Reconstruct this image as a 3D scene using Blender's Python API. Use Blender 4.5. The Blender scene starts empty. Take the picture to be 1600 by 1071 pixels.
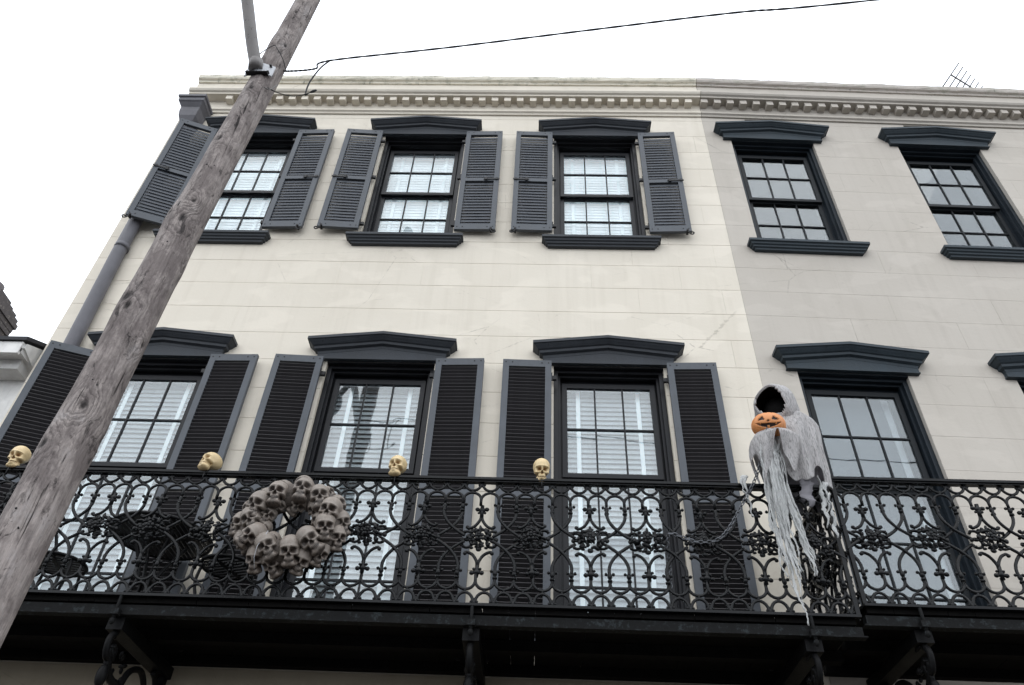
import bpy, math, random
import numpy as np
from mathutils import Vector, Matrix, noise as mnoise

# ------------------------------------------------------------------ scene, camera, sky, sun
sc = bpy.context.scene
COL = sc.collection
EYE = 1.62                       # eye height above the pavement; shapes below are measured from eye level
cam_d = bpy.data.cameras.new('camera')
cam = bpy.data.objects.new('camera', cam_d); COL.objects.link(cam)
cam_d.sensor_width = 36.0; cam_d.lens = 1217.97 / 1600 * 36.0; cam_d.clip_end = 2000; cam_d.clip_start = 0.05
RX = Vector((0.99922, 0.01348, 0.03705)); UP = Vector((-0.01845, -0.67060, 0.74159)); FW = Vector((-0.03484, 0.74169, 0.66983))
cam.matrix_world = Matrix(((RX.x, UP.x, -FW.x, 0), (RX.y, UP.y, -FW.y, -6.0), (RX.z, UP.z, -FW.z, EYE), (0, 0, 0, 1)))
sc.camera = cam

SUN_EL, SUN_AZ = math.radians(62), math.radians(205)
world = bpy.data.worlds.new('World'); sc.world = world; world.use_nodes = True
wn, wl = world.node_tree.nodes, world.node_tree.links
wn.clear()
sky = wn.new('ShaderNodeTexSky'); sky.sky_type = 'NISHITA'; sky.sun_disc = False
sky.sun_elevation = SUN_EL; sky.sun_rotation = SUN_AZ; sky.air_density = 1.0; sky.dust_density = 4.0
ovc = wn.new('ShaderNodeMix'); ovc.data_type = 'RGBA'; ovc.inputs['Factor'].default_value = 0.93
ovc.inputs['B'].default_value = (15.2, 16.0, 17.1, 1)        # the closed cloud cover
bg = wn.new('ShaderNodeBackground'); bg.inputs['Strength'].default_value = 0.128
wo = wn.new('ShaderNodeOutputWorld')
wl.new(sky.outputs[0], ovc.inputs['A']); wl.new(ovc.outputs['Result'], bg.inputs['Color']); wl.new(bg.outputs[0], wo.inputs[0])

sun_d = bpy.data.lights.new('sun', 'SUN'); sun_d.energy = 0.6; sun_d.angle = math.radians(80); sun_d.color = (1, 0.97, 0.92)
sun = bpy.data.objects.new('sun', sun_d); COL.objects.link(sun)
sd = Vector((math.sin(SUN_AZ) * math.cos(SUN_EL), math.cos(SUN_AZ) * math.cos(SUN_EL), math.sin(SUN_EL)))
sun.rotation_euler = sd.to_track_quat('Z', 'Y').to_euler()
sun.location = (0, -10, 20)
vs = sc.view_settings
vs.view_transform = 'Standard'; vs.look = 'None'; vs.exposure = 0.0; vs.gamma = 1.0; vs.use_curve_mapping = False
sc.render.engine = 'CYCLES'
sc.cycles.max_bounces = 8; sc.cycles.transparent_max_bounces = 24

rnd = random.Random(7)
PI = math.pi

# ------------------------------------------------------------------ mesh helpers
class MB:
    def __init__(s): s.v, s.f, s.sm = [], [], []
    def add(s, vs_, fs, smooth=False):
        b = len(s.v); s.v += [tuple(p) for p in vs_]
        for f in fs: s.f.append(tuple(b + i for i in f)); s.sm.append(smooth)
        return s
    def box(s, x0, x1, y0, y1, z0, z1):
        v = [(x0,y0,z0),(x1,y0,z0),(x1,y1,z0),(x0,y1,z0),(x0,y0,z1),(x1,y0,z1),(x1,y1,z1),(x0,y1,z1)]
        return s.add(v, [(0,3,2,1),(4,5,6,7),(0,1,5,4),(1,2,6,5),(2,3,7,6),(3,0,4,7)])
    def obox(s, c, ax, ay, az):            # centre and three half axes
        c, ax, ay, az = map(Vector, (c, ax, ay, az)); v = []
        for k in (-1, 1):
            for a, b in ((-1,-1),(1,-1),(1,1),(-1,1)): v.append(c + ax*a + ay*b + az*k)
        return s.add(v, [(0,3,2,1),(4,5,6,7),(0,1,5,4),(1,2,6,5),(2,3,7,6),(3,0,4,7)])
    def stations(s, rows, closed=True, caps=True, smooth=False):   # rows of equal length -> skin
        n = len(rows[0]); v = [p for r in rows for p in r]; f = []
        m = n if closed else n - 1
        for i in range(len(rows) - 1):
            for j in range(m):
                k = (j + 1) % n
                f.append((i*n + j, i*n + k, (i+1)*n + k, (i+1)*n + j))
        if caps and closed:
            f.append(tuple(range(n - 1, -1, -1))); f.append(tuple((len(rows)-1)*n + j for j in range(n)))
        return s.add(v, f, smooth)
    def tube(s, pts, r, n=8, closed=False, smooth=True, flat=1.0, up=None):
        pts = [Vector(p) for p in pts]; m = len(pts); rows = []
        rr = r if hasattr(r, '__len__') else [r] * m
        ref = Vector(up) if up else None
        prev = None
        for i, p in enumerate(pts):
            a = pts[(i - 1) % m] if (closed or i > 0) else p
            b = pts[(i + 1) % m] if (closed or i < m - 1) else p
            t = (b - a)
            t = t.normalized() if t.length > 1e-9 else Vector((0, 0, 1))
            if ref is not None: u = ref - t * ref.dot(t)
            elif prev is None:
                q = Vector((0, 0, 1)) if abs(t.z) < 0.9 else Vector((1, 0, 0)); u = q - t * q.dot(t)
            else: u = prev - t * prev.dot(t)
            if u.length < 1e-6: u = t.orthogonal()
            u.normalize(); prev = u; w = t.cross(u)
            rows.append([p + u * (math.cos(2*PI*k/n) * rr[i] * flat) + w * (math.sin(2*PI*k/n) * rr[i]) for k in range(n)])
        if closed: rows.append(rows[0]); return s.stations(rows, True, False, smooth)
        return s.stations(rows, True, True, smooth)
    def ell(s, c, rx, ry, rz, nu=10, nv=6, rot=None, smooth=True):
        c = Vector(c); v = []; f = []
        def P(x, y, z):
            q = Vector((x*rx, y*ry, z*rz))
            return c + (rot @ q if rot else q)
        v.append(P(0, 0, -1))
        for i in range(1, nv):
            e = -PI/2 + PI*i/nv
            for j in range(nu):
                a = 2*PI*j/nu; v.append(P(math.cos(e)*math.cos(a), math.cos(e)*math.sin(a), math.sin(e)))
        v.append(P(0, 0, 1)); L = len(v) - 1
        for j in range(nu):
            k = (j+1) % nu
            f.append((0, 1+k, 1+j)); f.append((L, L-nu+j, L-nu+k))
            for i in range(nv - 2): f.append((1+i*nu+j, 1+i*nu+k, 1+(i+1)*nu+k, 1+(i+1)*nu+j))
        return s.add(v, f, smooth)
    def prism_xz(s, poly, y0, y1):
        n = len(poly)
        return s.stations([[(x, y1, z) for x, z in poly], [(x, y0, z) for x, z in poly]])
    def xf(s, M): s.v = [tuple(M @ Vector(p)) for p in s.v]; return s
    def mesh(s, name, mat=None):
        me = bpy.data.meshes.new(name); me.from_pydata(s.v, [], s.f)
        me.polygons.foreach_set('use_smooth', s.sm)
        if mat: me.materials.append(mat)
        me.update(); return me
    def build(s, name, mat, parent=None, loc=None, rot=None): return ob(name, s.mesh(name, mat), parent, loc, rot)

def ob(name, data, parent=None, loc=None, rot=None, **props):
    o = bpy.data.objects.new(name, data); COL.objects.link(o)
    if parent: o.parent = parent
    if loc: o.location = loc
    if rot: o.rotation_euler = rot
    for k, v in props.items(): o[k] = v
    return o
def thing(name, label, cat, loc=(0,0,0), rot=(0,0,0), group=None):
    o = ob(name, None, None, loc, rot); o.empty_display_size = 0.1
    return tag(o, label, cat, group)
def tag(o, label, cat, group=None):
    o['label'] = label; o['category'] = cat
    if group: o['group'] = group
    return o
def structure(o): o['kind'] = 'structure'; return o
def catmull(pts, per=8):
    P = [Vector(p) for p in pts]; out = []
    for i in range(len(P) - 1):
        p0 = P[i-1] if i else P[i]*2 - P[i+1]; p1, p2 = P[i], P[i+1]; p3 = P[i+2] if i+2 < len(P) else P[i+1]*2 - P[i]
        for k in range(per):
            t = k / per
            out.append(0.5*((2*p1) + (p2-p0)*t + (2*p0-5*p1+4*p2-p3)*t*t + (3*p1-p0-3*p2+p3)*t**3))
    out.append(P[-1]); return out
def arc(cx, cz, r, a0, a1, n, y=0.0, rz=None):
    return [(cx + r*math.cos(math.radians(a0+(a1-a0)*i/n)), y, cz + (rz or r)*math.sin(math.radians(a0+(a1-a0)*i/n))) for i in range(n+1)]

# ------------------------------------------------------------------ materials
class NT:
    def __init__(s, name):
        s.m = bpy.data.materials.new(name); s.m.use_nodes = True
        s.n, s.l = s.m.node_tree.nodes, s.m.node_tree.links
        s.b = s.n['Principled BSDF']; s.out = s.n['Material Output']
        s.tc = s.n.new('ShaderNodeTexCoord')
    def new(s, t, **k):
        x = s.n.new(t)
        for a, b in k.items(): setattr(x, a, b)
        return x
    def mp(s, scale=(1,1,1), src='Object', loc=(0,0,0)):
        m = s.new('ShaderNodeMapping'); m.inputs['Scale'].default_value = scale; m.inputs['Location'].default_value = loc
        s.l.new(s.tc.outputs[src], m.inputs[0]); return m.outputs[0]
    def noise(s, vec, scale, detail=4, rough=0.55, dist=0.0):
        x = s.new('ShaderNodeTexNoise'); x.inputs['Scale'].default_value = scale; x.inputs['Detail'].default_value = detail
        x.inputs['Roughness'].default_value = rough; x.inputs['Distortion'].default_value = dist
        s.l.new(vec, x.inputs['Vector']); return x.outputs['Fac']
    def ramp(s, fac, stops):
        r = s.new('ShaderNodeValToRGB'); e = r.color_ramp.elements
        while len(e) < len(stops): e.new(0.5)
        for q, (p, c) in zip(e, stops):
            q.position = p; q.color = (c, c, c, 1) if not hasattr(c, '__len__') else (*c, 1)
        s.l.new(fac, r.inputs[0]); return r.outputs[0]
    def mix(s, fac, a, b, mode='MIX'):
        x = s.new('ShaderNodeMix', data_type='RGBA', blend_type=mode)
        for sock, val in ((x.inputs['Factor'], fac), (x.inputs['A'], a), (x.inputs['B'], b)):
            if hasattr(val, 'is_linked') or isinstance(val, bpy.types.NodeSocket): s.l.new(val, sock)
            elif hasattr(val, '__len__'): sock.default_value = (*val, 1)
            else: sock.default_value = val
        return x.outputs['Result']
    def math(s, op, a, b=0.0, c=0.0):
        x = s.new('ShaderNodeMath', operation=op)
        for sock, val in zip(x.inputs, (a, b, c)):
            if isinstance(val, bpy.types.NodeSocket): s.l.new(val, sock)
            else: sock.default_value = val
        return x.outputs[0]
    def attr(s, name, kind='GEOMETRY'):
        a = s.new('ShaderNodeAttribute', attribute_name=name, attribute_type=kind); return a.outputs['Fac']
    def col(s, c):
        if isinstance(c, bpy.types.NodeSocket): s.l.new(c, s.b.inputs['Base Color'])
        else: s.b.inputs['Base Color'].default_value = (*c, 1)
        return s
    def rough(s, r):
        if isinstance(r, bpy.types.NodeSocket): s.l.new(r, s.b.inputs['Roughness'])
        else: s.b.inputs['Roughness'].default_value = r
        return s
    def bump(s, h, strength=0.3, dist=0.01):
        x = s.new('ShaderNodeBump'); x.inputs['Strength'].default_value = strength; x.inputs['Distance'].default_value = dist
        s.l.new(h, x.inputs['Height']); s.l.new(x.outputs[0], s.b.inputs['Normal']); return s

def mat_stucco(name, c, dark, stain, var=0.05):
    t = NT(name)
    geo = t.new('ShaderNodeNewGeometry').outputs['Position']
    def gmap(sc_):
        m = t.new('ShaderNodeMapping'); m.inputs['Scale'].default_value = sc_; t.l.new(geo, m.inputs[0]); return m.outputs[0]
    big = t.noise(gmap((1, 1, 1)), 0.8, 5, 0.6)
    streak = t.noise(gmap((7, 7, 0.35)), 1.0, 5, 0.65)
    fine = t.noise(gmap((1, 1, 1)), 26, 5, 0.7)
    spots = t.noise(gmap((1, 1, 1.4)), 9, 6, 0.75)
    rv = t.new('ShaderNodeObjectInfo').outputs['Random']
    k = t.mix(t.ramp(big, [(0.32, 0.0), (0.72, 1.0)]), c, tuple(x*y for x, y in zip(c, (0.93, 0.925, 0.91))))
    k = t.mix(t.math('MULTIPLY', t.ramp(streak, [(0.5, 0.0), (0.78, 1.0)]), 0.23), k, dark)
    pat = t.noise(gmap((0.7, 1, 1.3)), 2.3, 3, 0.5, 0.4)
    k = t.mix(t.math('MULTIPLY', t.ramp(pat, [(0.54, 0.0), (0.60, 1.0)]), 0.42), k, tuple(min(0.9, x*1.09) for x in c))
    vo = t.new('ShaderNodeTexVoronoi', feature='DISTANCE_TO_EDGE'); vo.inputs['Scale'].default_value = 0.9; t.l.new(gmap((1, 1, 1.6)), vo.inputs['Vector'])
    wob = t.math('ADD', vo.outputs['Distance'], t.math('MULTIPLY', t.math('SUBTRACT', spots, 0.5), 0.05))
    cr = t.math('MULTIPLY', t.ramp(wob, [(0.0, 1.0), (0.004, 0.0)]), t.ramp(big, [(0.50, 0.0), (0.62, 0.45)]))
    k = t.mix(cr, k, tuple(x*0.5 for x in dark))
    k = t.mix(t.math('MULTIPLY', t.ramp(spots, [(0.60, 0.0), (0.78, 1.0)]), stain), k, dark)
    k = t.mix(t.math('MULTIPLY', rv, var), k, dark)
    t.col(k).rough(0.82)
    h = t.math('ADD', t.math('MULTIPLY', fine, 0.5), t.math('MULTIPLY', spots, 0.8))
    t.bump(h, 0.35, 0.006); return t.m
CREAM = mat_stucco('cream_stucco', (0.715, 0.66, 0.566), (0.45, 0.395, 0.31), 0.24)
CREAM_JOINT = mat_stucco('cream_joint', (0.60, 0.545, 0.45), (0.36, 0.31, 0.24), 0.3)
GREY = mat_stucco('grey_stucco', (0.500, 0.461, 0.408), (0.30, 0.265, 0.225), 0.40, 0.02)
GREY_JOINT = mat_stucco('grey_joint', (0.43, 0.40, 0.36), (0.26, 0.24, 0.21), 0.3)

GROUND_WALL = mat_stucco('brown_stained_shaded_stucco', (0.31, 0.272, 0.205), (0.15, 0.12, 0.085), 0.45)  # dirty brown stucco, with the shade below the balcony darkened into its colour
def mat_coping(name, c):
    t = NT(name)
    a = t.noise(t.mp((2.2, 1, 3)), 3.0, 7, 0.75); b = t.noise(t.mp((9, 9, 1.5)), 1.6, 5, 0.7)
    k = t.mix(t.ramp(a, [(0.50, 0.0), (0.66, 0.75)]), c, (0.30, 0.30, 0.235))
    k = t.mix(t.ramp(b, [(0.60, 0.0), (0.70, 0.85)]), k, (0.10, 0.105, 0.085))
    t.col(k).rough(0.85).bump(a, 0.4, 0.01); return t.m
COPING = mat_coping('mossy_coping', (0.66, 0.62, 0.52)); COPING_G = mat_coping('weathered_coping', (0.46, 0.42, 0.38))

def mat_paint(name, c, worn=None, rough=0.4, amount=0.0, grain=0.15, coat=0.0, spec=0.3):
    t = NT(name); t.b.inputs['Specular IOR Level'].default_value = spec
    n1 = t.noise(t.mp((1, 1, 1)), 5, 5, 0.6); n2 = t.noise(t.mp((1, 1, 1)), 55, 4, 0.7)
    k = t.mix(t.ramp(n1, [(0.3, 0.0), (0.75, 1.0)]), c, tuple(x*1.45 + 0.002 for x in c))
    k = t.mix(t.math('MULTIPLY', t.ramp(t.noise(t.mp((3, 3, 0.6)), 6, 6, 0.7), [(0.52, 0.0), (0.75, 1.0)]), 0.35), k, tuple(x*0.55 + 0.012 for x in c))
    if worn: 
        n3 = t.noise(t.mp((1, 1, 1)), 20, 8, 0.8)
        k = t.mix(t.ramp(n3, [(0.70 - amount, 0.0), (0.72 - amount, 1.0)]), k, worn)
    t.col(k); t.rough(t.ramp(n1, [(0.2, rough - 0.06), (0.8, rough + 0.14)]))
    t.b.inputs['Coat Weight'].default_value = coat; t.b.inputs['Coat Roughness'].default_value = 0.2
    t.bump(n2, grain, 0.004); return t.m
TRIM = mat_paint('black_trim_paint', (0.009, 0.0095, 0.0115), rough=0.34, grain=0.3, spec=0.22)
HOODP = mat_paint('textured_black_masonry_paint', (0.030, 0.034, 0.040), (0.014, 0.015, 0.018), rough=0.5, amount=0.08, grain=0.6, spec=0.25)
HOODB = mat_paint('blue_black_masonry_paint', (0.026, 0.036, 0.044), (0.010, 0.012, 0.014), rough=0.5, amount=0.08, grain=0.6, spec=0.25)
TRIM_BLUE = mat_paint('blue_black_trim_paint', (0.010, 0.0145, 0.0195), (0.006, 0.007, 0.008), rough=0.42, amount=0.06, grain=0.4, spec=0.22)
SASH_OLD = mat_paint('flaking_sash_paint', (0.010, 0.012, 0.014), (0.40, 0.39, 0.37), rough=0.5, amount=0.02, grain=0.4, spec=0.2)
SHUT = mat_paint('slate_shutter_paint', (0.066, 0.073, 0.083), rough=0.5, grain=0.1, spec=0.3)
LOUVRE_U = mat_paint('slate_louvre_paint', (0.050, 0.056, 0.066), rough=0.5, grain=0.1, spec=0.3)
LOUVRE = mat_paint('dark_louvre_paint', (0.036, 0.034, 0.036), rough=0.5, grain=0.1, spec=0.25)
IRON = mat_paint('black_cast_iron', (0.0035, 0.0039, 0.0045), (0.014, 0.017, 0.017), rough=0.22, amount=0.06, grain=0.22, spec=0.20)
HARD = mat_paint('black_hardware', (0.006, 0.006, 0.007), rough=0.4, spec=0.25)
IRON_DARK = mat_paint('sooty_cast_iron', (0.0035, 0.0035, 0.0038), (0.010, 0.011, 0.012), rough=0.45, amount=0.08, grain=0.4, spec=0.10)
DECK = mat_paint('black_deck_timber', (0.0045, 0.0042, 0.004), (0.012, 0.010, 0.008), rough=0.8, amount=0.05, grain=0.5, spec=0.06)
FASCIA = mat_paint('grey_black_fascia', (0.0065, 0.0068, 0.007), (0.026, 0.031, 0.033), rough=0.7, amount=0.14, grain=0.8, spec=0.12)
PIPE = mat_paint('slate_pipe_paint', (0.098, 0.096, 0.106), (0.10, 0.065, 0.05), rough=0.5, amount=0.03)
WHITE = mat_paint('white_paint', (0.58, 0.57, 0.55), (0.40, 0.39, 0.36), rough=0.5, amount=0.02)
ROOFING = mat_paint('dark_roofing', (0.03, 0.03, 0.033), rough=0.8)
BLIND = mat_paint('white_blind', (0.36, 0.38, 0.41), rough=0.5, grain=0.02)
TAPE = mat_paint('white_tape', (0.80, 0.84, 0.88), rough=0.8, grain=0.1)
SHADE = mat_paint('dark_shade', (0.075, 0.085, 0.098), rough=0.8, grain=0.1)
ROOM = mat_paint('room_wall', (0.42, 0.41, 0.39), rough=0.9)
GALV = mat_paint('galvanised_steel', (0.42, 0.43, 0.45), (0.30, 0.30, 0.31), rough=0.45, amount=0.12); 
GALV_ARM = mat_paint('dull_grey_steel', (0.165, 0.155, 0.150), (0.11, 0.10, 0.095), rough=0.6, amount=0.12)
WIRE = mat_paint('black_cable', (0.014, 0.014, 0.015), rough=0.6)

def mat_glass():
    t = NT('window_glass'); t.n.remove(t.b)
    g = t.new('ShaderNodeNewGeometry')
    lw = t.noise(t.mp((1, 1, 1)), 2.6, 2, 0.5)
    bp = t.new('ShaderNodeBump'); bp.inputs['Strength'].default_value = 0.055; bp.inputs['Distance'].default_value = 0.02
    t.l.new(lw, bp.inputs['Height'])
    dot = t.new('ShaderNodeVectorMath', operation='DOT_PRODUCT')
    t.l.new(g.outputs['Normal'], dot.inputs[0]); t.l.new(g.outputs['Incoming'], dot.inputs[1])
    c = t.math('SUBTRACT', 1.0, t.math('ABSOLUTE', dot.outputs['Value']))
    fr = t.math('ADD', 0.092, t.math('MULTIPLY', t.math('POWER', c, 5.0), 0.908))
    tr = t.new('ShaderNodeBsdfTransparent'); tr.inputs[0].default_value = (0.93, 0.955, 0.95, 1)
    gl = t.new('ShaderNodeBsdfGlossy'); gl.inputs['Roughness'].default_value = 0.015; gl.inputs['Color'].default_value = (0.95, 0.98, 1, 1)
    t.l.new(bp.outputs[0], gl.inputs['Normal'])
    mx = t.new('ShaderNodeMixShader'); t.l.new(fr, mx.inputs[0]); t.l.new(tr.outputs[0], mx.inputs[1]); t.l.new(gl.outputs[0], mx.inputs[2])
    t.l.new(mx.outputs[0], t.out.inputs[0]); return t.m
GLASS = mat_glass()

def mat_wood_pole():
    t = NT('weathered_pole_wood'); t.b.inputs['Specular IOR Level'].default_value = 0.2
    kn = t.attr('grain'); kd = t.attr('knot'); near = t.attr('near')
    warp = t.noise(t.mp((1.5, 1.5, 0.8)), 4.0, 5, 0.6)
    fine = t.noise(t.mp((9, 9, 3.0)), 1.0, 4, 0.6)
    g = t.math('ADD', t.math('ADD', kn, t.math('MULTIPLY', warp, 2.6)), t.math('MULTIPLY', fine, 0.35))
    ring = t.math('MULTIPLY_ADD', t.math('SINE', t.math('MULTIPLY', g, 15.0)), 0.5, 0.5)
    ring2 = t.math('MULTIPLY_ADD', t.math('SINE', t.math('MULTIPLY', g, 34.0)), 0.5, 0.5)
    fib = t.noise(t.mp((85, 85, 5.0)), 1.0, 6, 0.75)
    fib2 = t.noise(t.mp((26, 26, 2.2), loc=(3, 1, 7)), 1.0, 5, 0.7)
    crack = t.noise(t.mp((34, 34, 1.6), loc=(4, 2, 1)), 1.0, 4, 0.6, 0.6)
    patch = t.noise(t.mp((3.2, 3.2, 1.7)), 1.9, 8, 0.72)
    flake = t.noise(t.mp((16, 16, 7.0), loc=(1, 5, 2)), 1.0, 6, 0.7, 0.8)
    k = t.mix(t.ramp(fib, [(0.28, 0.0), (0.72, 1.0)]), (0.185, 0.160, 0.149), (0.40, 0.353, 0.330))
    k = t.mix(t.math('MULTIPLY', t.ramp(fib2, [(0.45, 0.0), (0.75, 1.0)]), 0.45), k, (0.085, 0.076, 0.076))
    ls = t.math('MULTIPLY_ADD', near, 0.48, 0.14)
    k = t.mix(t.math('MULTIPLY', t.ramp(ring, [(0.0, 1.0), (0.22, 0.0)]), ls), k, (0.035, 0.030, 0.030))
    k = t.mix(t.math('MULTIPLY', t.ramp(ring2, [(0.0, 1.0), (0.35, 0.0)]), t.math('MULTIPLY', ls, 0.45)), k, (0.05, 0.043, 0.042))
    pf = t.ramp(patch, [(0.455, 0.0), (0.56, 1.0)])
    k = t.mix(t.math('MULTIPLY', pf, 0.50), k, (0.060, 0.046, 0.047))
    k = t.mix(t.math('MULTIPLY', t.ramp(patch, [(0.36, 1.0), (0.44, 0.0)]), 0.40), k, (0.37, 0.345, 0.34))
    k = t.mix(t.math('MULTIPLY', t.ramp(flake, [(0.60, 0.0), (0.64, 1.0)]), t.math('MULTIPLY_ADD', pf, 0.35, 0.45)), k, (0.028, 0.025, 0.025))
    k = t.mix(t.ramp(crack, [(0.66, 0.0), (0.69, 0.9)]), k, (0.014, 0.012, 0.012))
    k = t.mix(t.ramp(kd, [(0.45, 0.0), (0.9, 0.92)]), k, (0.016, 0.014, 0.014))
    t.col(k).rough(0.85)
    h = t.math('ADD', t.math('MULTIPLY', t.math('MULTIPLY', ring, ls), 0.8), t.math('MULTIPLY', fib, 0.5))
    h = t.math('SUBTRACT', h, t.math('MULTIPLY', t.ramp(crack, [(0.64, 0.0), (0.69, 1.0)]), 1.0))
    h = t.math('SUBTRACT', h, t.math('MULTIPLY', t.ramp(flake, [(0.58, 0.0), (0.64, 1.0)]), 0.7))
    t.bump(h, 0.7, 0.012); return t.m
POLE = mat_wood_pole()

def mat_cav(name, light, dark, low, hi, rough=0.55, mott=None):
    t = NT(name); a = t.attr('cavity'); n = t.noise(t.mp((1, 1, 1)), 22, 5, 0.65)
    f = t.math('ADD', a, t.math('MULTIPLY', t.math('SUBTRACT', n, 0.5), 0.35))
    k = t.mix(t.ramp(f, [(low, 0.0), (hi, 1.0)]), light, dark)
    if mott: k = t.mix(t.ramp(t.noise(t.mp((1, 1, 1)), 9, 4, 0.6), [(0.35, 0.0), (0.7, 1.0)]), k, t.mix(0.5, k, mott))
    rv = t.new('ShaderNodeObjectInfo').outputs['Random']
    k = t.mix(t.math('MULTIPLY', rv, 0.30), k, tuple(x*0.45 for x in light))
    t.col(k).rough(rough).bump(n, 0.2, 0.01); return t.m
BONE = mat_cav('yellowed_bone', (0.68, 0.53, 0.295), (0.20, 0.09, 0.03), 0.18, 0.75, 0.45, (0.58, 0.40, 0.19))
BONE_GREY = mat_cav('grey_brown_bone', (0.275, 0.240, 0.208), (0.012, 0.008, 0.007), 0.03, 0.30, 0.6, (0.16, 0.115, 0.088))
RINGM = mat_paint('dark_wreath_core', (0.09, 0.075, 0.065), (0.03, 0.025, 0.02), rough=0.8, amount=0.15)
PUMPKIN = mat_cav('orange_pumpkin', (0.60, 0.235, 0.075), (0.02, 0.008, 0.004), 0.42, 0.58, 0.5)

def mat_gauze(name, c, dens):
    t = NT(name); t.n.remove(t.b)
    d = t.new('ShaderNodeBsdfDiffuse'); tl = t.new('ShaderNodeBsdfTranslucent'); tp = t.new('ShaderNodeBsdfTransparent')
    a = t.noise(t.mp((120, 120, 14)), 1.0, 5, 0.7, 0.8); b = t.noise(t.mp((1, 1, 1)), 7, 4, 0.6)
    k = t.mix(t.ramp(a, [(0.35, 0.0), (0.7, 1.0)]), tuple(x*0.72 for x in c), c)
    k = t.mix(t.ramp(b, [(0.40, 0.0), (0.8, 0.35)]), k, tuple(min(0.8, x*1.5) for x in c))
    t.l.new(k, d.inputs[0]); t.l.new(k, tl.inputs[0])
    m1 = t.new('ShaderNodeMixShader'); m1.inputs[0].default_value = 0.42; t.l.new(d.outputs[0], m1.inputs[1]); t.l.new(tl.outputs[0], m1.inputs[2])
    m2 = t.new('ShaderNodeMixShader'); t.l.new(t.ramp(a, [(0.34, dens), (0.50, 1.0)]), m2.inputs[0])
    t.l.new(tp.outputs[0], m2.inputs[1]); t.l.new(m1.outputs[0], m2.inputs[2]); t.l.new(m2.outputs[0], t.out.inputs[0]); return t.m
GAUZE = mat_gauze('grey_gauze', (0.66, 0.64, 0.635), 0.30)
GAUZE_W = mat_gauze('white_shredded_gauze', (0.80, 0.81, 0.80), 0.6)
CLOTH = mat_paint('lilac_grey_lining', (0.165, 0.16, 0.172), rough=0.9)
VOID = mat_paint('black_hood_lining', (0.004, 0.004, 0.004), rough=0.95)

def mat_ground(name, c, sc_=8):
    t = NT(name); a = t.noise(t.mp((1, 1, 1)), sc_, 8, 0.7); b = t.noise(t.mp((1, 1, 1)), 0.6, 4, 0.6)
    k = t.mix(t.ramp(a, [(0.3, 0.0), (0.7, 1.0)]), c, tuple(x*1.6 for x in c)); k = t.mix(t.ramp(b, [(0.3, 0.0), (0.8, 0.5)]), k, tuple(x*0.6 for x in c))
    t.col(k).rough(0.9).bump(a, 0.4, 0.01); return t.m
ASPHALT = mat_ground('asphalt', (0.045, 0.045, 0.047), 40); PAVING = mat_ground('dirty_brick_paving', (0.095, 0.082, 0.072), 14)

# ------------------------------------------------------------------ ground
structure(MB().box(-400, 400, -400, 400, -EYE - 0.4, -EYE - 0.13).build('street', ASPHALT))
structure(MB().box(-60, 60, -3.0, 40, -EYE - 0.129, -EYE).build('pavement', PAVING))
structure(MB().box(-60, 60, -3.16, -3.004, -EYE - 0.129, -EYE + 0.004).build('kerb', PAVING))

# ------------------------------------------------------------------ house builder
def rects_minus(x0, x1, z0, z1, opens):
    """rectangle minus openings -> list of rectangles"""
    out = [(x0, x1, z0, z1)]
    for a0, a1, b0, b1 in opens:
        nxt = []
        for r in out:
            p0, p1, q0, q1 = r
            if a1 <= p0 or a0 >= p1 or b1 <= q0 or b0 >= q1: nxt.append(r); continue
            if a0 > p0: nxt.append((p0, a0, q0, q1))
            if a1 < p1: nxt.append((a1, p1, q0, q1))
            m0, m1 = max(p0, a0), min(p1, a1)
            if b0 > q0: nxt.append((m0, m1, q0, b0))
            if b1 < q1: nxt.append((m0, m1, b1, q1))
        out = nxt
    return out

def facade(house, x0, x1, opens, mat, joint, courses, zlo, zhi, blen, gap, jitter, seed):
    r = random.Random(seed)
    m = MB()                                   # the wall behind the scored stucco, with its openings
    for a in rects_minus(x0, x1, zlo - 0.02, zhi, opens): m.box(a[0], a[1], 0.012, 0.36, a[2], a[3])
    m.build('wall', joint, house)
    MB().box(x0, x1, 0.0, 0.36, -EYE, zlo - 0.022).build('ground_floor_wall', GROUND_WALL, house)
    zs = [z for z in courses if zlo < z < zhi]; zs = [zlo] + zs + [zhi]
    n = 0
    for i in range(len(zs) - 1):
        xs = [x0]; off = (i % 2) * blen * 0.5 + r.uniform(-0.05, 0.05)
        x = x0 + blen - off
        while x < x1 - 0.15:
            if x > x0 + 0.15: xs.append(x + r.uniform(-0.03, 0.03))
            x += blen
        xs.append(x1)
        for j in range(len(xs) - 1):
            g = gap / 2; dy = r.uniform(0, jitter)
            gv = 0.0009 if r.random() < 0.4 else 0.0002
            for a in rects_minus(xs[j] + (gv if j else 0), xs[j+1] - (gv if j < len(xs) - 2 else 0), zs[i] + g, zs[i+1] - g, opens):
                if a[1] - a[0] > 0.004 and a[3] - a[2] > 0.004: MB().box(a[0], a[1], dy, 0.0115, a[2], a[3]).build('stucco_block', mat, house); n += 1
    return n

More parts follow.
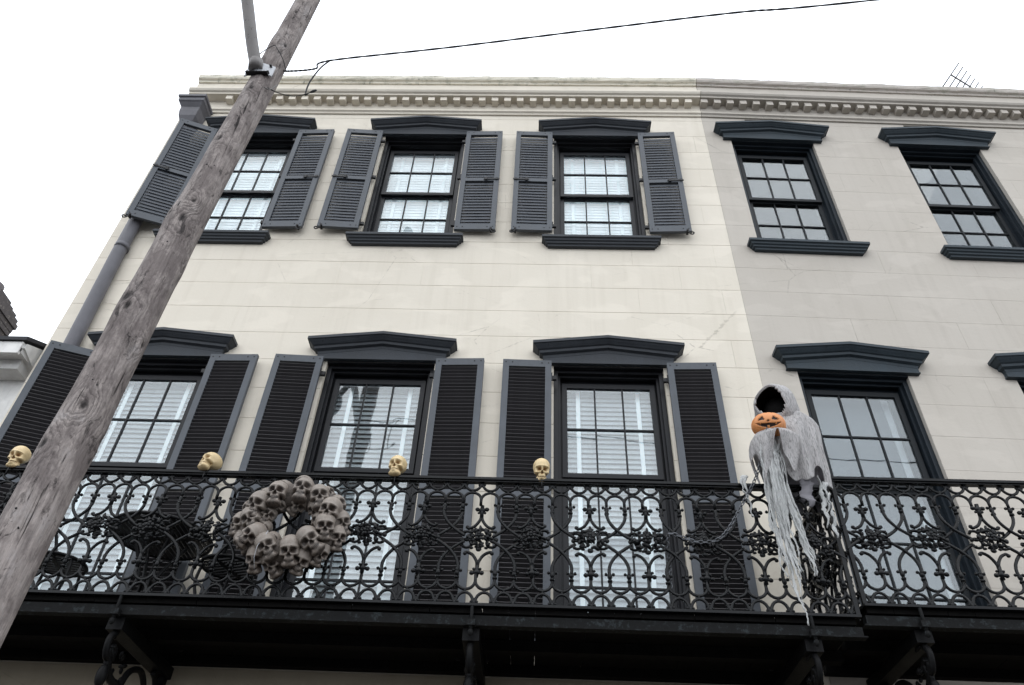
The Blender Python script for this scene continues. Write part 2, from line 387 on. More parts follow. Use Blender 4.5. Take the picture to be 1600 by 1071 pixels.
CROWN = [(0.0, 0.0), (0.045, 0.0), (0.052, 0.028), (0.082, 0.040), (0.088, 0.066), (0.104, 0.074), (0.128, 0.098), (0.140, 0.112), (0.152, 0.116), (0.152, 0.150), (0.14, 0.158), (0.0, 0.170)]
def window_hood(mat):
    """pediment board and mitred raking crown; origin at the bottom centre on the wall"""
    hb, rise, zc = 0.655, 0.088, 0.060
    m = MB(); rows = []
    for sx, flatp, up in ((-1, True, 0), (-1, False, 0), (0, False, 1), (1, False, 0), (1, True, 0)):
        row = []
        for p, dz in CROWN: row.append(((hb + p - 0.045) * sx, 0.0 if flatp else -p, zc + dz + rise * up))
        rows.append(row)
    m.stations(rows, True, True)
    m.prism_xz([(-hb, 0), (hb, 0), (hb, zc + 0.012), (0, zc + rise + 0.012), (-hb, zc + 0.012)], -0.043, 0.0)
    m.box(-hb - 0.006, hb + 0.006, -0.050, 0.0, -0.001, 0.011)
    return m.mesh('hood', mat)
SILLP = [(0.0, 0.0), (0.045, 0.0), (0.050, 0.022), (0.068, 0.030), (0.073, 0.050), (0.090, 0.060), (0.095, 0.082), (0.115, 0.090), (0.115, 0.125), (0.0, 0.14)]
def window_sill(mat):
    m = MB(); rows = []
    for sx, flatp in ((-1, True), (-1, False), (1, False), (1, True)):
        rows.append([((0.575 + p) * sx, 0.0 if flatp else -p, dz - 0.13) for p, dz in SILLP])
    m.stations(rows, True, True)
    m.box(-0.53, 0.53, -0.002, 0.20, -0.06, 0.004)
    return m.mesh('sill', mat)
def frame_mesh(hw, z0, z1, mat):
    """stepped jamb and head linings inside the reveal"""
    m = MB()
    for d, (y0, y1) in ((0.045, (0.05, 0.095)), (0.068, (0.095, 0.125)), (0.085, (0.165, 0.20)), (0.10, (0.20, 0.32))):
        m.box(-hw, -hw + d, y0, y1, z0, z1); m.box(hw - d, hw, y0, y1, z0, z1)
        m.box(-hw + d, hw - d, y0, y1, z1 - d*1.05, z1)
    for d, (y0, y1) in ((0.056, (0.125, 0.165)),):
        m.box(-hw, -hw + d, y0, y1, z0, z1); m.box(hw - d, hw, y0, y1, z0, z1); m.box(-hw + d, hw - d, y0, y1, z1 - 0.06, z1)
    m.box(-hw + 0.001, hw - 0.001, -0.001, 0.049, z1 - 0.016, z1 - 0.001); m.box(-hw, hw, 0.20, 0.33, z0, z0 + 0.05)
    return m.mesh('window', mat)
def sash_mesh(w, zs, rails, y0, y1, mat, nx=3, mun=0.0155):
    """sash: stiles, rails and glazing bars; zs = pane row limits (bottom..top)"""
    m = MB(); bot, top = rails
    g = w - 0.048
    m.box(-w, -g, y0, y1, zs[0] - bot, zs[-1] + top); m.box(g, w, y0, y1, zs[0] - bot, zs[-1] + top)
    m.box(-g, g, y0, y1, zs[0] - bot, zs[0]); m.box(-g, g, y0, y1, zs[-1], zs[-1] + top)
    for z in zs[1:-1]: m.box(-g, g, y0 + 0.004, y1 - 0.006, z - mun/2, z + mun/2)
    for k in range(1, nx):
        x = -g + 2*g*k/nx; m.box(x - mun/2, x + mun/2, y0 + 0.006, y1 - 0.008, zs[0], zs[-1])
    return m.mesh('sash', mat)
PANES = {}
def pane_mesh(w, h):
    k = (round(w, 3), round(h, 3))
    if k not in PANES: PANES[k] = MB().box(-w/2, w/2, -0.0015, 0.0015, -h/2, h/2).mesh('pane', GLASS)
    return PANES[k]

def panes(win, w, zs, y, nx=3, mun=0.0155, seed=0):
    g = w - 0.048; r = random.Random(seed)
    for i in range(len(zs) - 1):
        for k in range(nx):
            a = -g + 2*g*k/nx; b = -g + 2*g*(k+1)/nx
            o = ob('pane', pane_mesh(b - a - 0.006, zs[i+1] - zs[i] - 0.006), win, ((a+b)/2, y, (zs[i]+zs[i+1])/2))
            o.rotation_euler = (r.uniform(-0.006, 0.006), 0, r.uniform(-0.006, 0.006))

HOODS, SILLS, FRAMES = {}, {}, {}
def make_window(house, xc, kind, trim, sashm, seed):
    """kind 'upper' (six over six above a sill) or 'lower' (six over nine down to the balcony)"""
    hw = 0.55
    if kind == 'upper':
        z0, z1 = 7.03, 9.17; up = [8.105, 8.535, 8.965]; lo = [7.19, 7.615, 8.04]
    else:
        z0, z1 = 2.17, 5.11; up = [3.93, 4.43, 4.93]; lo = [2.36, 2.853, 3.346, 3.84]
    key = (kind, trim.name)
    if key not in FRAMES: FRAMES[key] = frame_mesh(hw, z0, z1, trim)
    w = ob('window', FRAMES[key], house, (xc, 0, 0))
    key = (kind, sashm.name)
    if key not in SILLS: SILLS[key] = (sash_mesh(0.462, up, (0.045, 0.055), 0.126, 0.164, sashm), sash_mesh(0.462, lo, (0.10, 0.045), 0.166, 0.204, sashm))
    ob('sash', SILLS[key][0], w); ob('sash', SILLS[key][1], w)
    panes(w, 0.462, up, 0.146, seed=seed); panes(w, 0.462, lo, 0.186, seed=seed+50)
    if trim.name not in HOODS: HOODS[trim.name] = (window_hood(HOODP if trim is TRIM else HOODB), window_sill(HOODP if trim is TRIM else HOODB))
    ob('hood', HOODS[trim.name][0], w, (0, 0, z1 + 0.002))
    if kind == 'upper': ob('sill', HOODS[trim.name][1], w, (0, 0, z0))
    return w

BS = MB().obox((0, 0, 0), (0.435, 0, 0), (0, 0.0118, 0.0266), (0, 0.0012, -0.0006)).mesh('blind_slat', BLIND)
BS_SHUT = MB().obox((0, 0, 0), (0.435, 0, 0), (0, 0.0050, 0.0330), (0, 0.0012, -0.0003)).mesh('blind_slat', TAPE)
def make_blind(house, xc, z0, z1, seed):
    r = random.Random(seed)
    hd = MB().box(-0.44, 0.44, 0.225, 0.275, z1 - 0.07, z1).build('blind', BLIND, house, (xc, 0, 0))
    z = z1 - 0.10
    while z > z0:
        o = ob('blind_slat', BS if z1 < 6 else BS_SHUT, hd, (0, 0.25, z)); o.rotation_euler = (r.uniform(-0.07, 0.07) if z1 < 6 else r.uniform(-0.03, 0.03), r.uniform(-0.004, 0.004), 0); z -= 0.056
    for x in (-0.30, 0.30):
        MB().box(x - 0.02, x + 0.02, 0.2285, 0.2295, z0, z1 - 0.07).build('ladder_tape', TAPE, hd)

# shutters ---------------------------------------------------------------
SW = 0.484
def shutter_meshes(z0, z1, mid):
    st, th = 0.062, 0.042
    m = MB()
    m.box(0, st, -th, 0, z0, z1); m.box(SW - st, SW, -th, 0, z0, z1)
    m.box(st, SW - st, -th + 0.001, -0.001, z1 - 0.085, z1); m.box(st, SW - st, -th + 0.001, -0.001, z0, z0 + 0.10)
    if mid: m.box(st, SW - st, -th + 0.001, -0.001, mid - 0.032, mid + 0.032)
    fr = m.mesh('shutter', SHUT)
    b = MB()
    for z in (z1 - 0.035, z0 + 0.045):
        for x in (0.03, 0.095, SW - 0.095, SW - 0.03): b.box(x - 0.006, x + 0.006, -th - 0.003, -th, z - 0.006, z + 0.006)
    bo = b.mesh('bolts', HARD)
    zs = []; z = z0 + 0.115
    while z < z1 - 0.10:
        if not (mid and abs(z - mid) < 0.038): zs.append(z)
        z += 0.056 if z0 > 6 else 0.0415
    return fr, bo, zs
LV = MB().obox((0, 0, 0), (SW/2 - 0.0625, 0, 0), (0, -0.0180, 0.0140), (0, 0.0034, 0.0044)).mesh('louvre', LOUVRE)
HINGE = MB().box(-0.05, 0.02, -0.020, 0.012, -0.022, 0.022).box(-0.010, 0.004, -0.034, -0.020, -0.05, 0.05).mesh('hinge', HARD)
hk = MB().tube(catmull([(0, 0.02, 0.05), (0, -0.045, 0.03), (0.0, -0.062, 0.0), (0.02, -0.062, -0.035), (0.045, -0.062, -0.045), (0.062, -0.062, -0.022), (0.045, -0.062, -0.005), (0.030, -0.062, -0.018)], 5), 0.0075, 6)
hk.box(-0.012, 0.012, -0.055, 0.02, 0.038, 0.062); HOOK = hk.mesh('holdback', HARD)
bar = MB().box(0.0, 0.20, -0.0505, -0.043, -0.012, 0.012).box(0.015, 0.045, -0.06, -0.043, -0.026, 0.026).box(0.15, 0.18, -0.056, -0.043, -0.018, 0.018); BAR = bar.mesh('latch_bar', HARD)
UPS = shutter_meshes(7.128, 9.186, 8.105); LOS = shutter_meshes(2.21, 5.108, 3.56)
def make_shutter(house, xc, side, kind, ang=0.0, loose=0.0):
    """side -1 left, +1 right of its window; hinged at the inner edge"""
    fr, bo, zs = UPS if kind == 'upper' else LOS
    s = ob('shutter', fr, house, (xc + side * 0.574, -0.045, 0))
    if side < 0: s.rotation_euler = (0, 0, ang); s.scale = (-1, 1, 1)
    else: s.rotation_euler = (0, 0, -ang)
    ob('bolts', bo, s)
    rest = MB(); r = random.Random(int(xc*100) + side)
    for z in zs:
        if kind == 'lower' and z > 3.05:
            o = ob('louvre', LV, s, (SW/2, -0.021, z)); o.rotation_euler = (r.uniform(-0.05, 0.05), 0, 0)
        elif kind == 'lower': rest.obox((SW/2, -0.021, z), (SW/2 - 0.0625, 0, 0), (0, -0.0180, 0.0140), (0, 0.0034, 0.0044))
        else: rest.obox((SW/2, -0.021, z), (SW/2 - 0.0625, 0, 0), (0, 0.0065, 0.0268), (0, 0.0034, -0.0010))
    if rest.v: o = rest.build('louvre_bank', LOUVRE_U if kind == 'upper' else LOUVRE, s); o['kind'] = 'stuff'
    z0, z1 = (7.128, 9.186) if kind == 'upper' else (2.21, 5.108)
    for z in ((z1 - 0.20, (z0+z1)/2 + 0.02, z0 + 0.12)): ob('hinge', HINGE, s, (0, 0, z))
    ob('holdback', HOOK, s, (SW - 0.05, -0.01, z0 - 0.05))
    if kind == 'upper': ob('latch_bar', BAR, s, (SW - 0.19, 0, 8.105))
    return s

CORN = [(0.0, 9.715), (0.02, 9.715), (0.028, 9.745), (0.05, 9.76), (0.05, 9.79), (0.03, 9.80), (0.03, 9.985), (0.155, 9.986), (0.16, 10.015), (0.185, 10.03), (0.20, 10.06), (0.20, 10.088), (0.085, 10.115), (0.085, 10.385), (-0.3, 10.39)]
COPP = [(0.0, 10.386), (0.105, 10.387), (0.112, 10.42), (0.14, 10.435), (0.15, 10.46), (0.15, 10.525), (0.13, 10.54), (-0.34, 10.56), (-0.34, 10.388)]
DENT = MB().box(-0.046, 0.046, -0.050, 0.050, -0.042, 0.042)
def make_cornice(house, x0, x1, mat, cop, first):
    c = MB()
    n = 14; xs = [x0 + (x1-x0)*i/n for i in range(n+1)]
    c.stations([[(x, -p, z) for p, z in CORN] for x in xs])
    c = c.build('cornice', mat, house)
    MB().box(x0, x1, 0.05, 0.355, 9.7145, 10.384).build('parapet', mat, house)
    k = MB(); r = random.Random(int(x0*7)); n = 60; xs = [x0 + (x1-x0)*i/n for i in range(n+1)]
    k.stations([[(x, -p + r.uniform(-0.004, 0.004), z + (r.uniform(-0.006, 0.010) if z > 10.5 else r.uniform(-0.002, 0.002))) for p, z in COPP] for x in xs])
    k.build('coping', cop, house)
    dm = DENT.mesh('dentil', mat); x = first
    while x < x1 - 0.06:
        o = ob('dentil', dm, c, (x + r.uniform(-0.006, 0.006), -0.0806, 9.9415 + r.uniform(-0.003, 0.001))); o.rotation_euler = (0, r.uniform(-0.02, 0.02), r.uniform(-0.02, 0.02)); x += 0.1815

def shell(house, x0, x1, mat, depth=9.0):
    MB().box(x0, x0 + 0.3, 0.361, depth, -EYE, 10.40).build('side_wall', mat, house)
    MB().box(x1 - 0.3, x1, 0.361, depth, -EYE, 10.40).build('side_wall', mat, house)
    MB().box(x0 + 0.301, x1 - 0.301, depth - 0.3, depth, -EYE, 10.40).build('rear_wall', mat, house)
    MB().box(x0 + 0.301, x1 - 0.301, 0.361, depth - 0.301, 9.75, 9.95).build('roof', ROOFING, house)
    MB().box(x0 + 0.301, x1 - 0.301, 0.361, depth - 0.301, 6.0, 6.2).box(x0 + 0.301, x1 - 0.301, 0.361, depth - 0.301, 1.9, 2.1).build('inner_floor', ROOM, house)
    MB().box(x0 + 0.302, x1 - 0.302, 4.0, 4.1, 2.101, 5.999).box(x0 + 0.302, x1 - 0.302, 4.0, 4.1, 6.201, 9.749).build('room_wall', ROOM, house)

COURSES = [4.01 + 0.374*k for k in range(-6, 16)]
WX = (-3.90, -1.603, 0.700)
OPU = lambda x: (x - 0.55, x + 0.55, 7.03, 9.17)
OPL = lambda x: (x - 0.55, x + 0.55, 2.17, 5.11)
cream = thing('cream_house', 'cream stucco townhouse with dark louvred shutters and dentil cornice', 'house', (0, 0, 0))
facade(cream, -5.15, 2.20, [OPU(x) for x in WX] + [OPL(x) for x in WX], CREAM, CREAM_JOINT, COURSES, 2.06, 9.714, 0.95, 0.0044, 0.0010, 3)
make_cornice(cream, -5.10, 2.199, CREAM, COPING, -4.50 + 0.0)
shell(cream, -5.15, 2.195, CREAM)
for i, x in enumerate(WX):
    for kind in ('upper', 'lower'):
        make_window(cream, x, kind, TRIM, TRIM, i*7 + (kind == 'upper'))
        first_left = i == 0
        make_shutter(cream, x, -1, kind, 0.36 if first_left else rnd.uniform(0.02, 0.075))
        make_shutter(cream, x, 1, kind, rnd.uniform(0.015, 0.07))
    make_blind(cream, x, 2.3, 5.03, i); make_blind(cream, x, 7.1, 9.08, i + 9)
# downpipe with its hopper head
dp = MB().tube([(-4.90, -0.085, 9.15), (-4.87, -0.085, 6.6), (-4.82, -0.085, 5.2), (-4.82, -0.085, 2.0), (-4.82, -0.085, -EYE + 0.05)], 0.075, 16).build('downpipe', PIPE, cream)
for z, x in ((6.72, -4.863), (8.9, -4.86), (4.2, -4.82)): MB().tube([(x, -0.085, z - 0.03), (x, -0.085, z + 0.03)], 0.084, 16).build('pipe_collar', PIPE, dp)
h = MB(); prof = [(0.085, 9.10), (0.10, 9.24), (0.115, 9.26), (0.15, 9.34), (0.165, 9.44), (0.165, 9.52), (0.205, 9.58), (0.225, 9.60), (0.225, 9.66), (0.245, 9.67), (0.245, 9.71)]
h.stations([[(-4.90 - a*0.80, 0.0 - 0.005, z), (-4.90 + a*0.80, -0.005, z), (-4.90 + a*0.80, -0.05 - a*1.05, z), (-4.90 - a*0.80, -0.05 - a*1.05, z)][::-1] for a, z in prof])
h.build('hopper_head', PIPE, dp)

TH = math.radians(1.8)
grey = thing('grey_house', 'plain grey stucco townhouse without shutters beside the cream one', 'house', (2.202, 0, 0), (0, 0, TH))
GU, GL = (0.885, 3.12), (0.93, 3.11)
opg = [OPU(x) for x in GU] + [OPL(x) for x in GL] + [(5.33 - 0.55, 5.33 + 0.55, 7.03, 9.17), (5.33 - 0.55, 5.33 + 0.55, 2.17, 5.11)]
vents = [(x - 0.27, x + 0.27, 9.56, 9.700) for x in (0.87, 3.07)]
facade(grey, 0.0, 7.0, opg + vents, GREY, GREY_JOINT, COURSES, 2.06, 9.714, 1.1, 0.0022, 0.0006, 5)
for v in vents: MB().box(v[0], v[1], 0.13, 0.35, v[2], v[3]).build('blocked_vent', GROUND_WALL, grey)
make_cornice(grey, 0.001, 7.0, GREY, COPING_G, 0.05)
shell(grey, 0.005, 7.0, GREY)
for i, x in enumerate(GU + (5.33,)): make_window(grey, x, 'upper', TRIM_BLUE, SASH_OLD, 90 + i)
for i, x in enumerate(GL + (5.33,)):
    make_window(grey, x, 'lower', TRIM_BLUE, SASH_OLD, 95 + i)
    MB().box(x - 0.40, x + 0.34, 0.27, 0.272, 2.3, 5.0).build('roller_shade', SHADE, grey)
    MB().box(x + 0.345, x + 0.41, 0.27, 0.285, 2.3, 5.0).build('curtain_edge', BLIND, grey)

# ------------------------------------------------------------------ cast-iron balconies
P = 0.3906; Q = P / 3
def knot(m, s, t, k=1.25):
    m.ell((s, 0, t), 0.014*k, 0.013*k, 0.020*k, 8, 6)
    for d in (-1, 1): m.ell((s + d*0.020*k, 0, t + 0.012*k), 0.0095*k, 0.010*k, 0.0095*k, 7, 5)
    m.tube([(s, 0, t - 0.034*k), (s, 0, t - 0.024*k)], 0.0135*k, 8)
def trefoil(m, s, t, up=1):
    m.ell((s, 0, t), 0.013, 0.012, 0.017, 8, 6)
    for d in (-1, 1): m.ell((s + d*0.019, 0, t + 0.004*up), 0.011, 0.010, 0.010, 7, 5)
    m.ell((s, 0, t + 0.020*up), 0.008, 0.009, 0.013, 7, 5)
def bay_mesh(half=False):
    m = MB(); R = 0.0110
    n = 3
    lim = P/2 + 0.001 if half else P + 1
    def tb(pts, r=R, nn=7):
        pts = [p for p in pts if p[0] <= lim]
        if len(pts) > 1: m.tube(pts, r, nn, up=(0, 1, 0), flat=0.85)
    for i in range(n):
        c = Q*(i + 0.5)
        if c - Q/2 > lim - 0.02: continue
        tb(arc(c, 0.975, Q/2 - 0.004, 180, 360, 12, rz=0.068))                       # swag under the handrail
        tb([(c - Q/2, 0, 0.78)] + arc(c, 0.826, Q/2, 180, 0, 14, rz=0.063) + [(c + Q/2, 0, 0.78)])   # arch
        tb([(c - Q/2, 0, 0.235)] + arc(c, 0.190, Q/2, 180, 360, 14, rz=0.066) + [(c + Q/2, 0, 0.235)])   # lower loop
        tb(arc(c, 0.022, Q/2 - 0.006, 180, 0, 12, rz=0.080))                         # arch on the base strip
        tb([(c, 0, 0.887), (c, 0, 0.909)], 0.010); tb([(c, 0, 0.100), (c, 0, 0.126)], 0.010)
    for i in range(n):
        if Q*i < lim: trefoil(m, Q*i, 0.955, 1); trefoil(m, Q*i, 0.030, 1)
    for s_ in (Q, 2*Q):
        if s_ < lim: knot(m, s_, 0.772); knot(m, s_, 0.245)
    f = lambda pts: catmull([(s_, y, t) for s_, y, t in pts], 6)
    for mir in (0, 1):
        for low in (0, 1):
            pts = [(Q, 0, 0.765), (Q - 0.001, 0, 0.715), (Q + 0.018, 0, 0.660), (P/2, 0, 0.600), (P/2 + 0.055, 0, 0.556), (P - 0.098, 0, 0.528)]
            if low: pts = [(s_, y, 1.018 - t) for s_, y, t in pts]
            if mir: pts = [(P - s_, y, t) for s_, y, t in pts]
            pts = [(s_, 0.006 if mir ^ low else -0.006, t) for s_, y, t in pts]
            q = f(pts)
            if half: q = [p for p in q if p[0] <= lim]
            if len(q) > 1: tb(q, 0.0120)
    return m
def rosette_mesh(seed=1):
    m = MB(); r = random.Random(seed)
    f = lambda pts: catmull(pts, 6)
    for lo in (0, 1):
        T = (lambda t: 1.018 - t) if lo else (lambda t: t)
        m.tube([(0, 0, T(0.80)), (0, 0, T(0.69))], 0.014, 8)
        for k in (0.0, ): 
            m.ell((0, 0, T(0.762)), 0.026, 0.016, 0.022, 10, 6)
            for d in (-1, 1):
                m.ell((d*0.034, 0, T(0.768)), 0.018, 0.014, 0.016, 8, 6); m.ell((d*0.022, 0, T(0.738)), 0.011, 0.010, 0.010, 7, 5)
        for d in (-1, 1):
            m.tube(f([(0, 0, T(0.72)), (d*0.010, 0, T(0.675)), (d*0.040, 0, T(0.628)), (d*0.078, 0, T(0.606)), (d*0.095, 0, T(0.612))]), 0.0112, 7, up=(0, 1, 0))
            m.ell((d*0.095, 0, T(0.616)), 0.015, 0.013, 0.014, 8, 6)
    for d in (-1, 1):
        for cz, a in ((0.545, 1), (0.485, -1)):
            m.tube(arc(d*0.088, cz, 0.036, 20*a if d > 0 else 180 - 20*a, 300*a if d > 0 else 180 - 300*a, 12), 0.0105, 7, up=(0, 1, 0))
            m.ell((d*0.110, -0.004, cz + 0.030*a), 0.014, 0.012, 0.011, 7, 5)
            m.ell((d*0.052, -0.006, cz + 0.042*a), 0.016, 0.012, 0.010, 7, 5)
        m.ell((d*0.118, 0, 0.512), 0.016, 0.012, 0.018, 8, 6)
    for i in range(48):                                   # leaf and flower cluster
        a = r.uniform(0, 2*PI); q = math.sqrt(r.random())
        x, z = math.cos(a)*q*0.092, 0.515 + math.sin(a)*q*0.080
        rot = Matrix.Rotation(r.uniform(0, 6.3), 3, 'Y') @ Matrix.Rotation(r.uniform(-0.7, 0.7), 3, 'X') @ Matrix.Rotation(r.uniform(-0.7, 0.7), 3, 'Z')
        m.ell((x, -0.012 - 0.022*(1 - q) + r.uniform(-0.006, 0.006), z), r.uniform(0.016, 0.030), r.uniform(0.007, 0.011), r.uniform(0.010, 0.015), 7, 5, rot)
    for k in range(5):
        a = PI/2 + 2*PI*k/5; m.ell((math.cos(a)*0.022, -0.044, 0.52 + math.sin(a)*0.022), 0.015, 0.008, 0.015, 7, 5)
    m.ell((0, -0.05, 0.52), 0.010, 0.008, 0.010, 7, 5)
    m.ell((0, -0.014, 0.595), 0.011, 0.011, 0.030, 7, 6); m.ell((0, -0.010, 0.430), 0.022, 0.012, 0.018, 7, 6)
    return m
BAY = bay_mesh().mesh('railing_panel', IRON); HALF = bay_mesh(True).mesh('railing_panel', IRON); ROSES = [rosette_mesh(q).mesh('rosette', IRON) for q in (1, 2, 3)]; ROS = ROSES[0]

def bracket_mesh():
    """scrolled bracket in the y-z plane; origin at the wall, at the underside of the deck"""
    m = MB(); r = random.Random(4)
    m.box(-0.055, 0.055, -0.955, 0.0, -0.085, -0.002)
    m.box(-0.03, 0.03, -0.06, 0.0, -0.95, -0.086)
    T = lambda pts, rr=0.022: m.tube([(0, y, z) for _, y, z in catmull([(0, y, z) for y, z in pts], 8)], rr, 8, up=(1, 0, 0), flat=1.0)
    T([(-0.90, -0.08), (-0.955, -0.15), (-0.93, -0.24), (-0.86, -0.25), (-0.84, -0.19), (-0.88, -0.165)])
    T([(-0.93, -0.20), (-0.80, -0.33), (-0.60, -0.36), (-0.45, -0.48), (-0.42, -0.62), (-0.49, -0.66), (-0.53, -0.60), (-0.49, -0.56)], 0.026)
    T([(-0.62, -0.36), (-0.55, -0.22), (-0.40, -0.16), (-0.28, -0.22), (-0.29, -0.32), (-0.37, -0.33), (-0.38, -0.27)])
    T([(-0.44, -0.52), (-0.28, -0.50), (-0.12, -0.62), (-0.08, -0.80), (-0.15, -0.88), (-0.22, -0.82), (-0.18, -0.76)], 0.026)
    T([(-0.03, -0.30), (-0.14, -0.36), (-0.20, -0.46), (-0.14, -0.54), (-0.08, -0.50)])
    T([(-0.20, -0.10), (-0.12, -0.14), (-0.05, -0.28)])
    m.ell((0, -0.885, -0.36), 0.035, 0.040, 0.075, 10, 7); m.tube([(0, -0.88, -0.22), (0, -0.885, -0.32)], 0.018, 8)
    m.ell((0, -0.885, -0.445), 0.020, 0.022, 0.03, 8, 6)
    for i in range(46):
        u = r.random(); y = -0.93 + u*0.80; z = -0.12 - u*0.55 + r.uniform(-0.10, 0.07)
        rot = Matrix.Rotation(r.uniform(0, 6.3), 3, 'X') @ Matrix.Rotation(r.uniform(-0.5, 0.5), 3, 'Z')
        m.ell((r.uniform(-0.025, 0.025), y, z), 0.014, r.uniform(0.025, 0.05), r.uniform(0.012, 0.02), 7, 5, rot)
    return m.mesh('bracket', IRON_DARK)
BRK = bracket_mesh()
rod = MB().tube([(0, 0, -0.03), (0, 0, 0.135)], 0.012, 8).box(-0.028, 0.028, -0.022, 0.022, -0.01, 0.03).ell((0, 0, -0.05), 0.018, 0.018, 0.024, 8, 6).mesh('tie_rod', FASCIA)

def balcony(name, label, x0, x1, zb, first, count, left_end, right_end, brackets, seed):
    r = random.Random(seed); Y = -1.0
    b = thing(name, label, 'balcony', (0, 0, 0))
    m = MB(); m.box(x0, x1, Y - 0.034, Y + 0.034, zb + 0.962, zb + 0.982); m.box(x0, x1, Y - 0.022, Y + 0.022, zb + 0.950, zb + 0.962); m.tube([(x0, Y, zb + 0.978), (x1, Y, zb + 0.978)], 0.016, 8)
    m.build('handrail', IRON, b)
    MB().box(x0, x1, Y - 0.026, Y + 0.026, zb - 0.002, zb + 0.016).build('base_strip', IRON, b)
    for k in range(count):
        p = ob('railing_panel', BAY if k < count - 1 else HALF, b, (first + P*k, Y, zb)); p.scale = (1, 1, 0.973); ro = ob('rosette', r.choice(ROSES), p)
        ro.rotation_euler = (r.uniform(-0.05, 0.05), r.uniform(-0.035, 0.035), r.uniform(-0.08, 0.08)); p.rotation_euler = (r.uniform(-0.006, 0.006), 0, r.uniform(-0.012, 0.012))
    lefth = ob('railing_panel', HALF, b, (first, Y, zb)); lefth.scale = (-1, 1, 0.973)
    for xe, on in ((x0 + 0.012, left_end), (x1 - 0.012, right_end)):
        if not on: continue
        MB().box(xe - 0.014, xe + 0.014, Y - 0.014, Y + 0.014, zb, zb + 0.955).build('post', IRON, b)
        MB().box(xe - 0.03, xe + 0.03, Y + 0.035, -0.01, zb + 0.958, zb + 0.984).build('handrail', IRON, b)
        MB().box(xe - 0.022, xe + 0.022, Y + 0.027, -0.01, zb - 0.002, zb + 0.016).build('base_strip', IRON, b)
        for k in range(2):
            p = ob('railing_panel', BAY if k == 0 else HALF, b, (xe, -0.74 + P*k, zb), (0, 0, PI/2)); p.scale = (1, 1, 0.973); ob('rosette', ROS, p)
        p = ob('railing_panel', HALF, b, (xe, -0.74, zb), (0, 0, PI/2)); p.scale = (-1, 1, 0.973)
    x = x0 + 0.02; n = 0
    while x < x1 - 0.05:
        w = min(0.172, x1 - 0.02 - x)
        o = MB().box(0, w, -0.985, -0.02, 0, 0.034).build('deck_board', DECK, b, (x + r.uniform(0, 0.004), 0, zb - 0.036 + r.uniform(-0.002, 0.0))); x += w + (r.uniform(0.003, 0.004) if n in (25, 26, 27) else r.uniform(0.0015, 0.003)); n += 1
    MB().box(x0, x1, -0.985, -0.93, zb - 0.112, zb - 0.052).build('fascia_beam', FASCIA, b)
    MB().box(x0 - 0.02, x1 + 0.02, -0.995, -0.93, zb - 0.122, zb - 0.113).build('fascia_lip', FASCIA, b)
    MB().box(x0, x1, -0.55, -0.47, zb - 0.115, zb - 0.040).build('stringer', DECK, b)
    MB().box(x0, x1, -0.075, -0.002, zb - 0.105, zb - 0.040).build('ledger', DECK, b)
    for xb in brackets:
        ob('bracket', BRK, b, (xb, -0.003, zb - 0.124)); ob('tie_rod', rod, b, (xb, -1.012, zb - 0.125))
    return b
ZB = 2.152
balcony('balcony', 'long black cast iron balcony across the cream house', -4.895, 2.125, ZB, -3.137 - 4*P, 18, True, True, (-2.77, -0.41, 1.80, -4.7), 1)
ZR = 2.232
bR = balcony('balcony', 'black cast iron balcony across the grey house', 2.165, 6.35, ZR, 2.355, 11, True, True, (2.52, 4.3, 6.1), 2)

